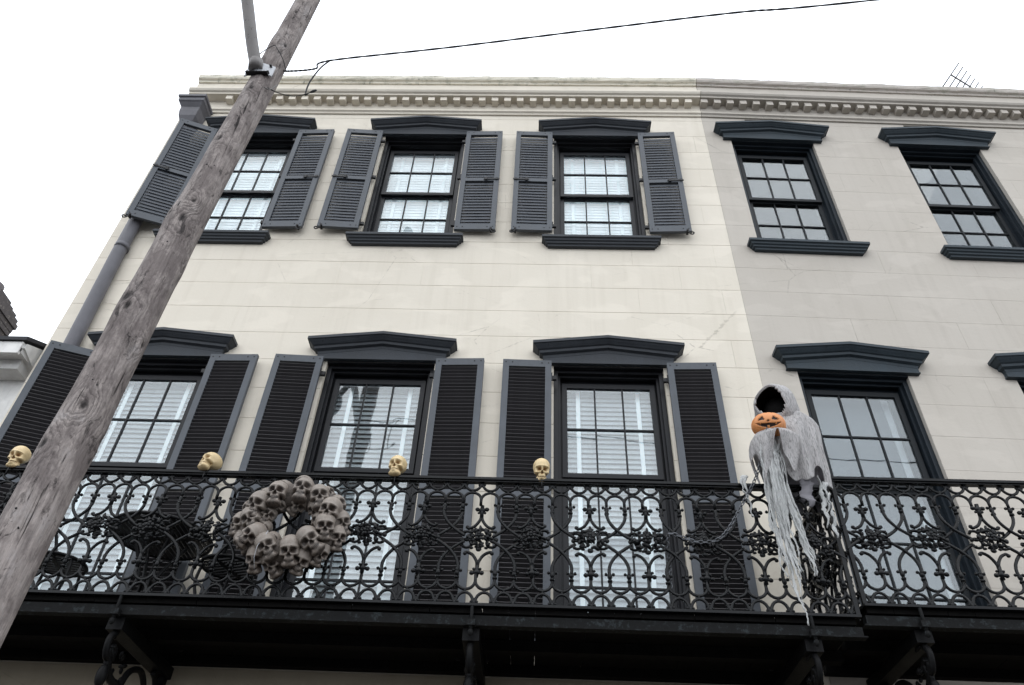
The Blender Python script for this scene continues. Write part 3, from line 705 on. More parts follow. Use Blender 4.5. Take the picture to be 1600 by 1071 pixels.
# ------------------------------------------------------------------ skulls
def skull_mesh(name, mat, nu=84, nv=64, agape=0.0):
    """face towards -y, up z, height about 1"""
    C = np.array([0.0, -0.06, -0.02])
    def ray_ell(d, c, r):
        o = (C - c) / r; k = d / r
        a = (k*k).sum(-1); b = 2*(k*o).sum(-1); cc = (o*o).sum() - 1
        disc = np.maximum(b*b - 4*a*cc, 0); return np.where(b*b - 4*a*cc > 0, (-b + np.sqrt(disc)) / (2*a), 0)
    el = np.linspace(-PI/2, PI/2, nv + 1); az = np.linspace(0, 2*PI, nu, endpoint=False)
    # more samples towards the face (az = -pi/2)
    az = az - 0.45*np.sin(az + PI/2)
    E_, A_ = np.meshgrid(el, az, indexing='ij')
    d = np.stack([np.cos(E_)*np.cos(A_), np.cos(E_)*np.sin(A_), np.sin(E_)], -1)
    parts = [ray_ell(d, np.array([0, 0.06, 0.15]), np.array([0.365, 0.47, 0.36])),
             ray_ell(d, np.array([0, -0.13, -0.02]), np.array([0.315, 0.33, 0.27])),
             ray_ell(d, np.array([0, -0.20, -0.29]), np.array([0.20, 0.235, 0.22])),
             ray_ell(d, np.array([0, -0.165, -0.375]), np.array([0.245, 0.225, 0.125])), ray_ell(d, np.array([0.11, -0.20, -0.40]), np.array([0.13, 0.19, 0.10])), ray_ell(d, np.array([-0.11, -0.20, -0.40]), np.array([0.13, 0.19, 0.10]))]
    k = 22.0; rad = np.log(sum(np.exp(k*p) for p in parts)) / k
    p = C + d*rad[..., None]
    cav = np.zeros_like(rad); off = np.zeros_like(rad); front = p[..., 1] < 0.0
    def g(cx, cz, sx, sz, pw=2.0, rot=0.0):
        x = p[..., 0] - cx; z = p[..., 2] - cz
        u = x*math.cos(rot) + z*math.sin(rot); w = -x*math.sin(rot) + z*math.cos(rot)
        return np.exp(-((np.abs(u)/sx)**pw + (np.abs(w)/sz)**pw)) * front
    for sgn in (-1, 1):
        e = g(sgn*0.145, 0.015, 0.098, 0.086, 3.4, -0.22*sgn); off -= 0.20*e; cav += 1.1*e
        off += 0.040*g(sgn*0.15, 0.125, 0.13, 0.035, 2, -0.20*sgn)                 # brow
        off += 0.050*g(sgn*0.235, -0.115, 0.07, 0.045, 2, 0.3*sgn)                 # cheekbone
        h = g(sgn*0.215, -0.255, 0.055, 0.10, 2.4, 0.15*sgn); off -= 0.085*h; cav += 0.45*h
        t = np.exp(-(((p[..., 1] + 0.10)/0.13)**2 + ((p[..., 2] - 0.06)/0.15)**2)) * (np.sign(p[..., 0]) == sgn); off -= 0.035*t; cav += 0.12*t
    w = np.clip((-0.055 - p[..., 2]) / 0.13, 0, 1)                                  # nose: narrow above, wide below
    nz = g(0, -0.135, 0.045, 0.070, 3.5) * 1.0 + g(0, -0.165, 0.068, 0.035, 3.0)*0.8
    nz = np.clip(nz, 0, 1.1); off -= 0.11*nz; cav += 1.1*nz
    off += 0.018*g(0, -0.045, 0.03, 0.05)
    tb = np.exp(-((p[..., 2] + 0.305)/0.075)**6) * np.clip((-0.23 - p[..., 1])/0.06, 0, 1)
    teeth = np.abs(np.sin(p[..., 0] * PI / 0.043))**0.5
    off += 0.020*tb*teeth; cav += 0.75*tb*np.clip(1 - teeth*1.3, 0, 1)
    gap = np.exp(-((p[..., 2] + 0.305)/(0.012 + agape))**2) * np.clip((-0.20 - p[..., 1])/0.05, 0, 1) * (np.abs(p[..., 0]) < 0.19); off -= (0.045 + agape)*gap; cav += 1.0*gap
    off -= 0.02*g(0, -0.42, 0.10, 0.02)
    for zc in (-0.225, -0.392): cav += 0.25*g(0, zc, 0.14, 0.014)
    cav += 0.3*np.clip((-0.40 - p[..., 2])/0.1, 0, 1) + 0.15*np.clip((p[..., 1] - 0.2)/0.3, 0, 1)
    q = p + d*off[..., None]
    m = MB(); v = q.reshape(-1, 3)
    f = []
    for i in range(nv):
        for j in range(nu):
            a, b = i*nu + j, i*nu + (j+1) % nu; f.append((a, b, b + nu, a + nu))
    m.add(v.tolist(), f, True); me = m.mesh(name, mat)
    at = me.attributes.new('cavity', 'FLOAT', 'POINT'); at.data.foreach_set('value', np.clip(cav, 0, 1).reshape(-1).astype('f4'))
    return me
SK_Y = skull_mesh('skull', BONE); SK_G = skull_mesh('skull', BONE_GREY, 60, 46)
ZT = ZB + 0.998
tie = MB().tube([(0, 0, -0.02), (0.004, -0.05, -0.03), (0.004, -0.055, -0.10)], 0.0035, 5).mesh('tie_wire', HARD)
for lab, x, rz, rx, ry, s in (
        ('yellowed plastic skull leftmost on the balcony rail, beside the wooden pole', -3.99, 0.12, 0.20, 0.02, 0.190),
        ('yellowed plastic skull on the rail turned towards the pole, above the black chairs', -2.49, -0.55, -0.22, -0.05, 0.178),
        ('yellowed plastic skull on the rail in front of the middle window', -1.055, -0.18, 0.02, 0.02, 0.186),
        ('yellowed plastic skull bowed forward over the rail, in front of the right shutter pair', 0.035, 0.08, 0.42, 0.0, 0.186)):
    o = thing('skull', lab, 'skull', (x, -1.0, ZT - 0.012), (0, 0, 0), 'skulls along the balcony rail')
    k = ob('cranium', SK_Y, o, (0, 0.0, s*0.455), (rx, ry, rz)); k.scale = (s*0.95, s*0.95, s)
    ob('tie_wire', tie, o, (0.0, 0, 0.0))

# ------------------------------------------------------------------ skull wreath
wr = thing('skull_wreath', 'wreath of grey brown skulls hanging on the balcony railing', 'wreath', (-1.715, -1.05, 2.665))
rw = random.Random(12)
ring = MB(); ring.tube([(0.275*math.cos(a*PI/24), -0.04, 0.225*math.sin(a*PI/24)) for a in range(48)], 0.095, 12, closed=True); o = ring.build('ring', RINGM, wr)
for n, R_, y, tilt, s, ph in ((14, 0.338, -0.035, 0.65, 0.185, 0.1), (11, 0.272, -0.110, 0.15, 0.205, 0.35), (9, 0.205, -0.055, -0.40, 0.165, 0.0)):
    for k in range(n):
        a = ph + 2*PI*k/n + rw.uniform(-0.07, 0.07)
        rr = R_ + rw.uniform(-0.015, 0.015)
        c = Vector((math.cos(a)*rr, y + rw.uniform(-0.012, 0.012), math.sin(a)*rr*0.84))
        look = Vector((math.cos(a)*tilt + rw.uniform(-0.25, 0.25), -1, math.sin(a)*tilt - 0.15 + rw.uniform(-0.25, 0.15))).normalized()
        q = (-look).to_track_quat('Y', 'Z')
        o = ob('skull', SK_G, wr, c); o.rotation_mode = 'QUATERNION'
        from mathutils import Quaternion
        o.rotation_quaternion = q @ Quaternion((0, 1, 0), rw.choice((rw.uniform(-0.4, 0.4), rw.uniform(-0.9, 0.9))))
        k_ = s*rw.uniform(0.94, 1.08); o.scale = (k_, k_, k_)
MB().tube([(-0.10, -0.19, -0.13), (-0.115, -0.205, -0.19), (-0.14, -0.205, -0.25), (-0.15, -0.18, -0.32), (-0.15, -0.12, -0.37)], 0.0022, 5).build('tie_wire', GALV, wr)

# ------------------------------------------------------------------ hooded figure, pumpkin, chain
fig = thing('hooded_figure', 'hooded figure in shredded grey gauze leaning over the railing corner', 'halloween figure', (1.95, -0.92, ZB + 0.02))
FX = Vector((1.95, -0.92, ZB + 0.02))
def nz3(p, s_, seed=0.0): return mnoise.noise(Vector((p[0]*s_ + seed, p[1]*s_ + seed*1.7, p[2]*s_ - seed)))
# hood: a shell round the head, open towards the street and to the left
face_dir = Vector((-0.55, -0.80, -0.12)).normalized()
hc = Vector((1.920, -0.93, 3.885))
def hood_surface(scale, nu=56, nv=40):
    v = []; keep = {}
    for i in range(nv + 1):
        e = -PI/2 + PI*i/nv
        for j in range(nu):
            a = 2*PI*j/nu; d = Vector((math.cos(e)*math.cos(a), math.cos(e)*math.sin(a), math.sin(e)))
            p = Vector((d.x*0.172, d.y*0.195, d.z*0.215))
            fo = d.dot(face_dir)
            if d.z > 0: p.x += 0.03*d.z*d.z; p.z += 0.012*d.z
            p += face_dir * (0.10 * max(0, fo - 0.35))                       # brim stretched forward
            p.x += 0.10*max(0, -d.z)*0.6; p.z -= 0.02*max(0, -d.z)
            w = 0.004*math.sin(6*a + 3*e) * abs(math.cos(e)) + 0.014*nz3(d, 1.6, 3)
            p += d*w
            v.append(hc + p*scale - FX); keep[(i, j)] = fo
    f = []
    for i in range(nv):
        for j in range(nu):
            k = (j+1) % nu
            if max(keep[(i, j)], keep[(i+1, k)]) < 0.80: f.append((i*nu + j, i*nu + k, (i+1)*nu + k, (i+1)*nu + j))
    return v, f
v, f = hood_surface(1.0); hm = MB().add(v, f, True).build('hood', GAUZE, fig)
sm = hm.modifiers.new('thick', 'SOLIDIFY'); sm.thickness = 0.012; sm.offset = -1
v, f = hood_surface(0.90); MB().add(v, f, True).build('hood_lining', VOID, fig)
MB().ell(hc - FX + Vector((0.03, 0.05, 0)), 0.115, 0.115, 0.15, 20, 12).build('face_void', VOID, fig)
# cape
def cape(name, mat, rings, nfold, amp, seed, ragged, nu=96, nv=44, a0=0.0, a1=2*PI):
    v = []; f = []
    zs = [r_[0] for r_ in rings]
    def at(z, k):
        return float(np.interp(-z, [-q for q in zs], [r_[k] for r_ in rings]))
    for i in range(nv + 1):
        u = i/nv
        for j in range(nu + 1):
            a = a0 + (a1-a0)*j/nu
            zb_ = zs[-1] + ragged*(0.5 + 0.5*math.sin(a*5 + seed)) + ragged*0.8*nz3((math.cos(a), math.sin(a), 0), 3.2, seed)
            z = zs[0] + (zb_ - zs[0])*u
            rx, ry, cx, cy = at(z, 1), at(z, 2), at(z, 3), at(z, 4)
            fold = 1 + amp*u*math.sin(nfold*a + 1.7*math.sin(2*a + seed) + 2.0*u) + 0.10*nz3((math.cos(a), math.sin(a), z*1.2), 2.2, seed)
            v.append(Vector((cx + math.cos(a)*rx*fold, cy + math.sin(a)*ry*fold, z)) - FX)
    n = nu + 1
    for i in range(nv):
        for j in range(nu): f.append((i*n + j, i*n + j + 1, (i+1)*n + j + 1, (i+1)*n + j))
    o = MB().add(v, f, True).build(name, mat, fig)
    s_ = o.modifiers.new('thick', 'SOLIDIFY'); s_.thickness = 0.004; return o
cape('cape', GAUZE, [(3.80, 0.185, 0.15, 2.0, -0.88), (3.765, 0.205, 0.185, 1.99, -0.90), (3.70, 0.235, 0.20, 1.98, -0.905), (3.60, 0.255, 0.215, 1.955, -0.91), (3.45, 0.25, 0.22, 1.94, -0.915), (3.30, 0.225, 0.21, 1.955, -0.92), (3.13, 0.205, 0.19, 1.97, -0.92)], 12, 0.085, 1.0, 0.11, 160, 60)
cape('robe', CLOTH, [(3.70, 0.16, 0.13, 1.97, -0.88), (3.40, 0.19, 0.15, 1.98, -0.88), (3.20, 0.17, 0.12, 2.0, -0.89), (3.02, 0.12, 0.08, 2.0, -0.90)], 6, 0.10, 2.0, 0.10, 60, 24)
cape('front_drape', GAUZE, [(3.515, 0.17, 0.18, 1.81, -1.03), (3.47, 0.19, 0.205, 1.81, -1.04), (3.40, 0.19, 0.19, 1.80, -1.045), (3.16, 0.155, 0.14, 1.775, -1.04)], 8, 0.16, 4.0, 0.20, 80, 34, PI*0.75, PI*1.9)
def ribbon(name, mat, pts, w, seed, tatter=0.35, seg=10, wob=0.012):
    r = random.Random(seed); c = catmull(pts, seg); rows = []
    ph = r.uniform(0, 6); n = len(c)
    for i, p in enumerate(c):
        u = i/(n-1)
        q = p + Vector((math.sin(u*19 + ph)*wob + r.uniform(-1, 1)*wob*0.35, math.cos(u*14 + ph)*wob*0.8, 0))
        ang = ph + u*7
        ax = Vector((math.cos(ang*0.35)*1.0, math.sin(ang*0.35)*0.55, 0))
        ww = w*(1 - 0.75*u**3)*(1 + r.uniform(-tatter, tatter))
        rows.append([q - ax*ww*0.5 - FX, q + ax*ww*0.0 + Vector((0, -0.006*math.sin(u*23), 0)) - FX, q + ax*ww*0.5 - FX])
    o = MB().stations(rows, False, False, True).build(name, mat, fig)
    s_ = o.modifiers.new('thick', 'SOLIDIFY'); s_.thickness = 0.004
    return o
rs = random.Random(5)
for k in range(34):
    u = k/33
    x0 = 1.665 + 0.135*u + rs.uniform(-0.012, 0.012); z0 = 3.48 + rs.uniform(-0.10, 0.04); y0 = -1.14 + rs.uniform(-0.03, 0.02)
    ze = rs.choice((3.0, 2.80, 2.62, 2.5, 2.42, 2.35)) + rs.uniform(-0.08, 0.08); xe = 1.665 + 0.15*u + rs.uniform(-0.02, 0.02)
    if k in (12, 15, 18, 20): ze, xe = 2.05 + 0.045*(k - 12), 1.75 + 0.004*(k - 15)
    if k >= 25: ze = 2.40 + rs.uniform(-0.03, 0.12); xe = 1.78 + 0.10*u
    xm = x0*0.6 + xe*0.4 - 0.02
    ribbon('gauze_strip', GAUZE_W, [(x0, y0, z0), (x0 - 0.012, y0 - 0.01, 3.25), (xm, -1.12 + rs.uniform(-0.02, 0.02), 3.25*0.55 + ze*0.45), (xe - 0.02, -1.11, ze*0.8 + 3.25*0.2), (xe, -1.105, ze)], rs.uniform(0.012, 0.028), 100 + k, 0.5, 12, 0.009)
for k, (x, zt, ze) in enumerate(((1.53, 3.19, 2.85), (1.51, 3.18, 2.95), (2.07, 3.2, 2.78), (2.10, 3.15, 2.86), (2.11, 3.05, 2.70))):
    ribbon('gauze_strip', GAUZE_W, [(x, -1.055, zt), (x - 0.01, -1.06, (zt+ze)/2), (x + rs.uniform(-0.03, 0.03), -1.05, ze)], 0.035, 200 + k, 0.5, 12, 0.008)
ribbon('hanging_tail', CLOTH, [(1.955, -1.06, 3.30), (1.955, -1.085, 3.18), (1.945, -1.09, 3.04), (1.955, -1.085, 2.92)], 0.12, 33, 0.22, 14, 0.012)

def pumpkin_mesh(nu=120, nv=80):
    m = MB(); v = []; f = []; cav = []
    for i in range(nv + 1):
        e = -PI/2 + PI*i/nv
        for j in range(nu):
            a = 2*PI*j/nu
            rib = 1 - 0.055*(1 - abs(math.sin(a*5.5)))**2 * math.cos(e)
            d = Vector((math.cos(e)*math.cos(a), math.cos(e)*math.sin(a), math.sin(e)))
            dim = 1 - 0.16*math.exp(-((abs(d.z) - 1)/0.10)**2)
            # face on -y : u right, w up
            u, w = math.atan2(d.x, -d.y), e; c = 0.0
            if abs(u) < 1.25 and d.y < 0:
                for sx in (-1, 1):
                    uu = (u*sx - 0.42); ww = w - 0.30
                    if -0.16 < ww < 0.20 and abs(uu + 0.15*ww) < 0.22*(0.20 - ww)/0.36 + 0.02: c = 1
                if -0.02 < w < 0.13 and abs(u) < 0.09*(0.13 - w)/0.15 + 0.01: c = 1
                mz = -0.30 + 0.28*(u/0.8)**2
                th = 0.15*(1 - (u/0.85)**2)
                if abs(u) < 0.82 and abs(w - mz) < th:
                    c = 1
                    if (abs((u + 0.25) % 0.5 - 0.25) < 0.075) and (w > mz if int((u + 2.25)//0.5) % 2 else w < mz): c = 0
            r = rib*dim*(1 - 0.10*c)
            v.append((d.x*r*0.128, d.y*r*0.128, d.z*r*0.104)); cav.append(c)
    for i in range(nv):
        for j in range(nu):
            k = (j+1) % nu; f.append((i*nu + j, i*nu + k, (i+1)*nu + k, (i+1)*nu + j))
    me = m.add(v, f, True).mesh('shell', PUMPKIN)
    at = me.attributes.new('cavity', 'FLOAT', 'POINT'); at.data.foreach_set('value', np.array(cav, 'f4')); return me
pk = thing('pumpkin', 'orange carved pumpkin held under the black hood of the gauze figure', 'pumpkin', (1.765, -1.125, 3.488))
k = ob('shell', pumpkin_mesh(), pk, (0, 0, 0.105), (0.32, 0.10, -0.28))

def chain(name, label, pts, pitch=0.030, r=0.0042, L=0.019, W=0.0115):
    c = catmull(pts, 40); acc = [0.0]
    for a, b in zip(c, c[1:]): acc.append(acc[-1] + (b - a).length)
    m = MB(); n = int(acc[-1]/pitch)
    for i in range(n + 1):
        sdist = i*pitch; j = max(0, min(len(c) - 2, int(np.searchsorted(acc, sdist)) - 1)); t = (sdist - acc[j])/max(1e-6, acc[j+1] - acc[j])
        p = c[j].lerp(c[j+1], t); d = (c[j+1] - c[j]).normalized(); u = d.orthogonal().normalized(); w = d.cross(u)
        if i % 2: u = w
        m.tube([p + d*(L*math.cos(2*PI*k/10)) + u*(W*math.sin(2*PI*k/10)) for k in range(10)], r, 5, closed=True)
    return tag(m.build(name, GALV_D), label, 'chain')
GALV_D = mat_paint('tarnished_chain', (0.10, 0.105, 0.115), rough=0.4); GALV_D.node_tree.nodes['Principled BSDF'].inputs['Metallic'].default_value = 0.6
chain('chain', 'steel chain hanging from the pumpkin and looped along the railing', [(1.72, -1.20, 3.50), (1.66, -1.13, 3.30), (1.60, -1.08, 3.15), (1.48, -1.055, 2.95), (1.30, -1.05, 2.69), (1.13, -1.05, 2.64), (0.955, -1.045, 2.70), (0.925, -1.03, 2.68), (0.925, -0.975, 2.60), (0.925, -0.965, 2.45), (0.92, -0.965, 2.33)])

# ------------------------------------------------------------------ table and chairs on the balcony
def bistro_table():
    t = thing('garden_table', 'round black cast iron table on the balcony between two chairs', 'table', (-2.92, -0.50, ZB))
    m = MB(); m.tube([(0.38*math.cos(a*PI/24), 0.38*math.sin(a*PI/24), 0.70) for a in range(48)], 0.013, 8, closed=True)
    for k in range(-9, 10):
        x = k*0.038; h_ = math.sqrt(max(0, 0.372**2 - x*x)); m.box(x - 0.0150, x + 0.0150, -h_, h_, 0.696, 0.704)
    m.box(-0.37, 0.37, -0.03, 0.03, 0.684, 0.693); m.build('table_top', HARD, t)
    for k in range(4):
        a = PI/4 + k*PI/2; c, s_ = math.cos(a), math.sin(a)
        MB().tube(catmull([(c*0.22, s_*0.22, 0.685), (c*0.12, s_*0.12, 0.50), (c*0.06, s_*0.06, 0.32), (c*0.14, s_*0.14, 0.14), (c*0.27, s_*0.27, 0.012)], 7), 0.015, 8).build('leg', HARD, t)
    MB().ell((0, 0, 0.33), 0.06, 0.06, 0.035, 12, 6).build('boss', HARD, t)
def bistro_chair(x, y, rz, label):
    t = thing('garden_chair', label, 'chair', (x, y, ZB), (0, 0, rz), 'cast iron chairs on the balcony')
    m = MB(); m.tube([(0.20*math.cos(a*PI/18), 0.20*math.sin(a*PI/18), 0.44) for a in range(36)], 0.014, 8, closed=True)
    for k in range(-4, 5):
        xx = k*0.042; h_ = math.sqrt(max(0, 0.195**2 - xx*xx)); m.box(xx - 0.011, xx + 0.011, -h_, h_, 0.432, 0.443)
    m.box(-0.19, 0.19, -0.016, 0.016, 0.424, 0.431); m.build('seat', HARD, t)
    for k in range(4):
        a = PI/4 + k*PI/2; c, s_ = math.cos(a), math.sin(a)
        MB().tube(catmull([(c*0.185, s_*0.185, 0.435), (c*0.20, s_*0.20, 0.28), (c*0.165, s_*0.165, 0.14), (c*0.215, s_*0.215, 0.012)], 6), 0.012, 7).build('leg', HARD, t)
    b = MB(); b.tube(catmull([(-0.185, 0.07, 0.44), (-0.205, 0.14, 0.62), (-0.15, 0.20, 0.80), (0, 0.225, 0.87), (0.15, 0.20, 0.80), (0.205, 0.14, 0.62), (0.185, 0.07, 0.44)], 7), 0.013, 8)
    for d in (-1, 1):
        b.tube(catmull([(d*0.05, 0.19, 0.45), (d*0.10, 0.20, 0.58), (d*0.04, 0.21, 0.70), (d*0.09, 0.215, 0.80)], 7), 0.009, 7)
        b.tube([(d*0.10 + 0.035*math.cos(a*PI/7), 0.205, 0.66 + 0.035*math.sin(a*PI/7)) for a in range(14)], 0.007, 6, closed=True)
    rr = random.Random(9)
    for i in range(22): b.ell((rr.uniform(-0.11, 0.11), 0.205, rr.uniform(0.52, 0.80)), rr.uniform(0.012, 0.028), 0.006, rr.uniform(0.010, 0.02), 7, 5, Matrix.Rotation(rr.uniform(0, 3), 3, 'Y'))
    b.build('backrest', HARD, t)
bistro_table()
bistro_chair(-3.62, -0.52, PI/2 + 0.2, 'black cast iron chair at the left of the round balcony table, behind the pole')
bistro_chair(-2.30, -0.55, -PI/2 - 0.3, 'black cast iron chair between the round balcony table and the skull wreath')

# ------------------------------------------------------------------ utility pole
def pole():
    t = thing('utility_pole', 'weathered grey wooden utility pole leaning past the left windows', 'utility pole', (-2.60, -2.5, -EYE))
    nu, nz = 96, 900; z0, z1 = 0.0, 12.2; R = random.Random(21)
    knots = [(R.uniform(-PI, PI), R.uniform(0.3, 12), R.uniform(0.05, 0.10), R.uniform(0.9, 2.2)*R.choice((-1, 1))) for _ in range(22)]
    knots += [(-1.25, 5.78, 0.11, 2.4), (-1.9, 5.0, 0.13, 2.6), (-1.2, 4.15, 0.09, -2.0), (-1.7, 6.75, 0.09, 2.2), (-1.45, 7.5, 0.08, 2.2), (-1.3, 8.9, 0.06, 1.6), (-2.1, 3.9, 0.10, 2.0)]
    K = np.array(knots)
    Z = np.linspace(z0, z1, nz); A = np.linspace(0, 2*PI, nu, endpoint=False)
    zz, aa = np.meshgrid(Z, A, indexing='ij')
    r0 = 0.146 - 0.0042*zz
    near = np.zeros_like(zz); knot = np.zeros_like(zz); ring = np.zeros_like(zz); bumpr = np.zeros_like(zz)
    for a, z, s_, amp in K:
        da = (aa - a + PI) % (2*PI) - PI; d2 = ((da*0.13)/s_)**2 + ((zz - z)/(s_*1.5))**2
        knot = np.maximum(knot, np.exp(-d2*9)); near = np.maximum(near, np.exp(-d2*0.55)); ring += amp*np.exp(-d2*1.0); bumpr += 0.010*np.exp(-d2*0.8) - 0.012*np.exp(-d2*14)
    rr = r0 + bumpr + 0.003*np.sin(3*aa + zz*0.7) + 0.002*np.sin(7*aa - zz*1.9)
    gr = aa*0.0 + np.sin(aa)*1.2 + np.cos(aa*2)*0.5 + ring*0.5 + zz*0.10
    lean = np.interp(Z, [0, 5.5, 12.2], [0.0, 0.075, 0.285])
    x = lean[:, None] + rr*np.cos(aa); y = rr*np.sin(aa)
    m = MB(); f = []
    for i in range(nz - 1):
        for j in range(nu):
            k = (j+1) % nu; f.append((i*nu + j, i*nu + k, (i+1)*nu + k, (i+1)*nu + j))
    f.append(tuple((nz-1)*nu + j for j in range(nu)))
    me = m.add(np.stack([x, y, zz], -1).reshape(-1, 3).tolist(), f, True).mesh('shaft', POLE)
    for nme, arr in (('grain', gr), ('knot', knot), ('near', near)):
        at = me.attributes.new(nme, 'FLOAT', 'POINT'); at.data.foreach_set('value', arr.reshape(-1).astype('f4'))
    ob('shaft', me, t)
    # nails and holes on the street side
    for k in range(26):
        a = R.uniform(-2.6, -0.5); z = R.uniform(2.5, 9.6); r_ = 0.146 - 0.0042*z + 0.001; lx = float(np.interp(z, [0, 5.5, 12.2], [0, 0.075, 0.285]))
        MB().tube([(lx + math.cos(a)*(r_ - 0.01), math.sin(a)*(r_ - 0.01), z), (lx + math.cos(a)*(r_ + 0.004), math.sin(a)*(r_ + 0.004), z)], R.uniform(0.003, 0.006), 6).build('nail', HARD, t)
    # lamp arm and its mounting plate
    zb = 7.80; lx = 0.14
    pl = MB()
    for sx in (-1, 1): pl.obox((lx + sx*0.062, -0.115, zb), (0.058, sx*-0.022*-1, 0), (0.0, 0.006, 0), (0, 0, 0.075))
    pl.box(lx - 0.03, lx + 0.03, -0.135, -0.10, zb - 0.075, zb + 0.075)
    plate = pl.build('mounting_plate', GALV, t)
    for sx, dz in ((-0.09, 0.05), (0.09, 0.05), (-0.09, -0.055), (0.09, -0.055)): MB().tube([(lx + sx, -0.135, zb + dz), (lx + sx, -0.10, zb + dz)], 0.011, 6).build('bolt', HARD, plate)
    MB().obox((lx, -0.125, zb - 0.080), (0.095, 0, 0), (0, 0.022, 0), (0, 0, 0.004)).build('plate_flange', HARD, plate)
    pts = catmull([(lx - 0.025, -0.15, zb + 0.01), (lx - 0.10, -0.25, zb + 0.26), (lx - 0.215, -0.42, zb + 0.70), (lx - 0.40, -0.70, zb + 1.35), (lx - 0.62, -1.10, zb + 1.85), (lx - 0.95, -1.7, zb + 2.1)], 8)
    arm = MB().tube(pts, 0.052, 18).build('lamp_arm', GALV_ARM, t)
    MB().tube([(lx - 0.022, -0.135, zb - 0.03), (lx - 0.030, -0.165, zb + 0.06)], 0.060, 14).build('arm_socket', GALV_ARM, arm)
    lh = MB(); e_ = pts[-1]; lh.ell((e_.x - 0.2, e_.y - 0.36, e_.z + 0.02), 0.13, 0.34, 0.07, 16, 8, Matrix.Rotation(-0.5, 3, 'Z')); lh.build('lamp_head', GALV, t)
    # conduit staple and loop of thin wire on the shaft
    MB().tube(catmull([(lx - 0.06, -0.16, zb + 0.02), (lx - 0.02, -0.17, zb + 0.18), (lx + 0.03, -0.13, zb + 0.40), (lx + 0.08, -0.14, zb + 0.33), (lx + 0.15, -0.09, zb + 0.22), (lx + 0.165, 0.0, zb + 0.18)], 7), 0.004, 5).build('bond_wire', WIRE, t)
    for z in (7.55,): MB().tube(catmull([(lx + 0.10, -0.09, z), (lx + 0.135, -0.06, z + 0.02), (lx + 0.15, -0.02, z + 0.16)], 6), 0.006, 5).build('cable_clip', GALV_ARM, t)
pole()

def twisted(m, pts, r, off, turns, n=6):
    c = catmull(pts, 40)
    for ph in (0, PI):
        out = []
        for i, p in enumerate(c):
            a = ph + turns*2*PI*i/len(c); out.append(p + Vector((0, math.cos(a)*off, math.sin(a)*off)))
        m.tube(out, r, n)
m = MB()
twisted(m, [(-2.365, -2.48, 6.43), (-2.30, -2.47, 6.42), (-2.05, -2.49, 6.43), (-1.93, -2.52, 6.52), (-0.85, -2.66, 6.50), (0.485, -2.838, 6.50), (1.60, -2.982, 6.50), (2.724, -3.093, 6.50), (8.0, -3.60, 6.75), (20.0, -4.7, 7.6)], 0.0064, 0.0030, 30)
sc_o = tag(m.build('service_cable', WIRE), 'twisted black overhead cable running right from the wooden pole', 'cable')
MB().tube(catmull([(-1.93, -2.52, 6.52), (-2.00, -2.50, 6.42), (-2.05, -2.49, 6.20), (-2.045, -2.49, 6.00), (-2.02, -2.5, 5.985)], 7), 0.007, 6).build('dropped_tail', WIRE, sc_o)
MB().tube(catmull([(-2.40, -2.56, 6.02), (-2.28, -2.53, 5.96), (-2.15, -2.5, 5.95), (-2.04, -2.5, 5.98), (-1.96, -2.5, 6.05)], 7), 0.0045, 5).ell((-1.98, -2.5, 6.03), 0.035, 0.012, 0.014, 8, 5, Matrix.Rotation(-0.7, 3, 'Y')).build('splice', WIRE, sc_o)

# ------------------------------------------------------------------ white neighbour at the left
wh = thing('white_house', 'low white house with boxed eave at the far left', 'house', (-5.2, 0, -EYE))
def W(m_, name, mat): m_.v = [(x + 5.2, y, z + EYE) for x, y, z in m_.v]; return m_.build(name, mat, wh)
W(MB().box(-12.0, -5.17, 0.12, 7.0, -EYE, 4.95), 'wall', WHITE)
sl = math.tan(math.radians(28))
rf = MB(); y0, z0 = -0.26, 5.10
rf.stations([[(x, y0, z0), (x, y0, z0 + 0.045), (x, 3.5, z0 + 0.045 + sl*(3.5 - y0)), (x, 7.2, z0 + 0.045), (x, 7.2, z0), (x, 3.5, z0 + sl*(3.5 - y0))] for x in (-12.2, -5.165)]); W(rf, 'roof', ROOFING)
W(MB().box(-12.1, -5.20, -0.22, 0.118, 4.985, 5.03).box(-12.1, -5.20, -0.235, -0.20, 4.95, 5.095), 'eave_soffit', WHITE)
W(MB().box(-12.0, -5.24, -0.08, 0.117, 4.87, 4.984), 'frieze_board', WHITE)
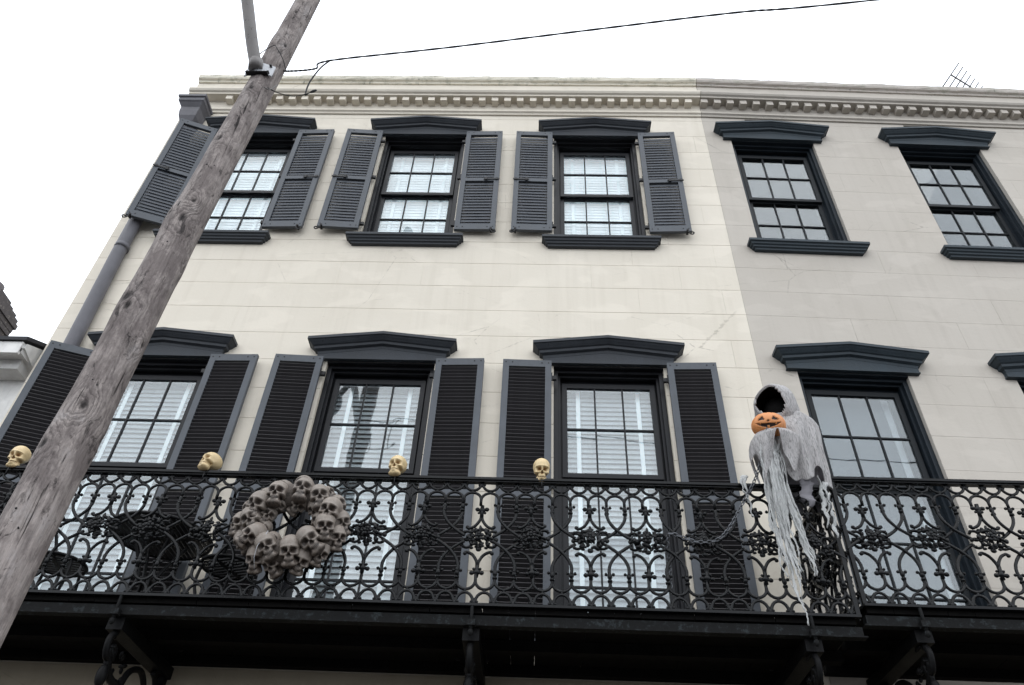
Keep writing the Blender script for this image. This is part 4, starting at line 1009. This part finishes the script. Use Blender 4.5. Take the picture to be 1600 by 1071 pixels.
W(MB().stations([[(x, -0.2, 5.04), (x, -0.2, 5.095), (x, 3.5, 5.06 + sl*3.75), (x, 7.0, 5.05), (x, 7.0, 4.95), (x, 0.12, 4.95)] for x in (-5.26, -5.18)]), 'gable', WHITE)
W(MB().box(-6.6, -5.62, 0.08, 0.118, 3.0, 4.70), 'window', TRIM)
ch = thing('chimney', 'old sooty stone chimney rising behind the white eave', 'chimney', (-8.06, 2.0, 6.45))
BRICK = mat_paint('sooty_rubble', (0.085, 0.078, 0.08), (0.27, 0.25, 0.23), rough=0.9, amount=0.12, grain=0.6)
cb = MB()
rc = random.Random(2)
for k in range(19):
    w = (0.22 + 0.0075*k if k < 15 else 0.33 - 0.04*(k - 14)) + rc.uniform(-0.02, 0.02)
    cb.box(-w, w, -w + 0.02, w - 0.02, k*0.08 + 0.001*(k % 2), k*0.08 + 0.0785)
cb.build('stack', BRICK, ch)
MB().tube([(-0.12, 0, 1.50), (-0.12, 0, 1.75)], 0.13, 14).build('chimney_pot', BRICK, ch)

# ------------------------------------------------------------------ roof aerial
an = thing('roof_aerial', 'thin metal television aerial above the grey house parapet', 'aerial', (7.0, 0.75, 9.95))
def Q3(p): return (p[0] - 7.0, p[1] - 0.75, p[2] - 9.95)
B0, B1 = Vector((6.48, 0.45, 11.75)), Vector((7.35, 1.0, 12.10))
MB().tube([Q3(B0), Q3(B1)], 0.012, 8).build('boom', GALV_ARM, an)
MB().tube([(0, 0, 0.0), Q3(B0.lerp(B1, 0.6))], 0.016, 8).build('mast', GALV, an)
ed = Vector((0.53, 0.0, 0.79)).normalized()
for k in range(8):
    c = B0.lerp(B1, k/7); h_ = 0.47 - 0.042*k; MB().tube([Q3(c - ed*h_), Q3(c + ed*h_)], 0.0095, 6).build('element', WIRE, an)
MB().obox(Q3(B1 + Vector((0.03, 0.0, 0.05))), (0.05, 0, 0.06), (0, 0.03, 0), (-0.02, 0, 0.02)).build('junction_box', WIRE, an)

# ------------------------------------------------------------------ lift everything from eye level to the pavement datum
for o in list(COL.objects):
    if o.parent is None and o.type not in {'CAMERA', 'LIGHT'}: o.location.z += EYE
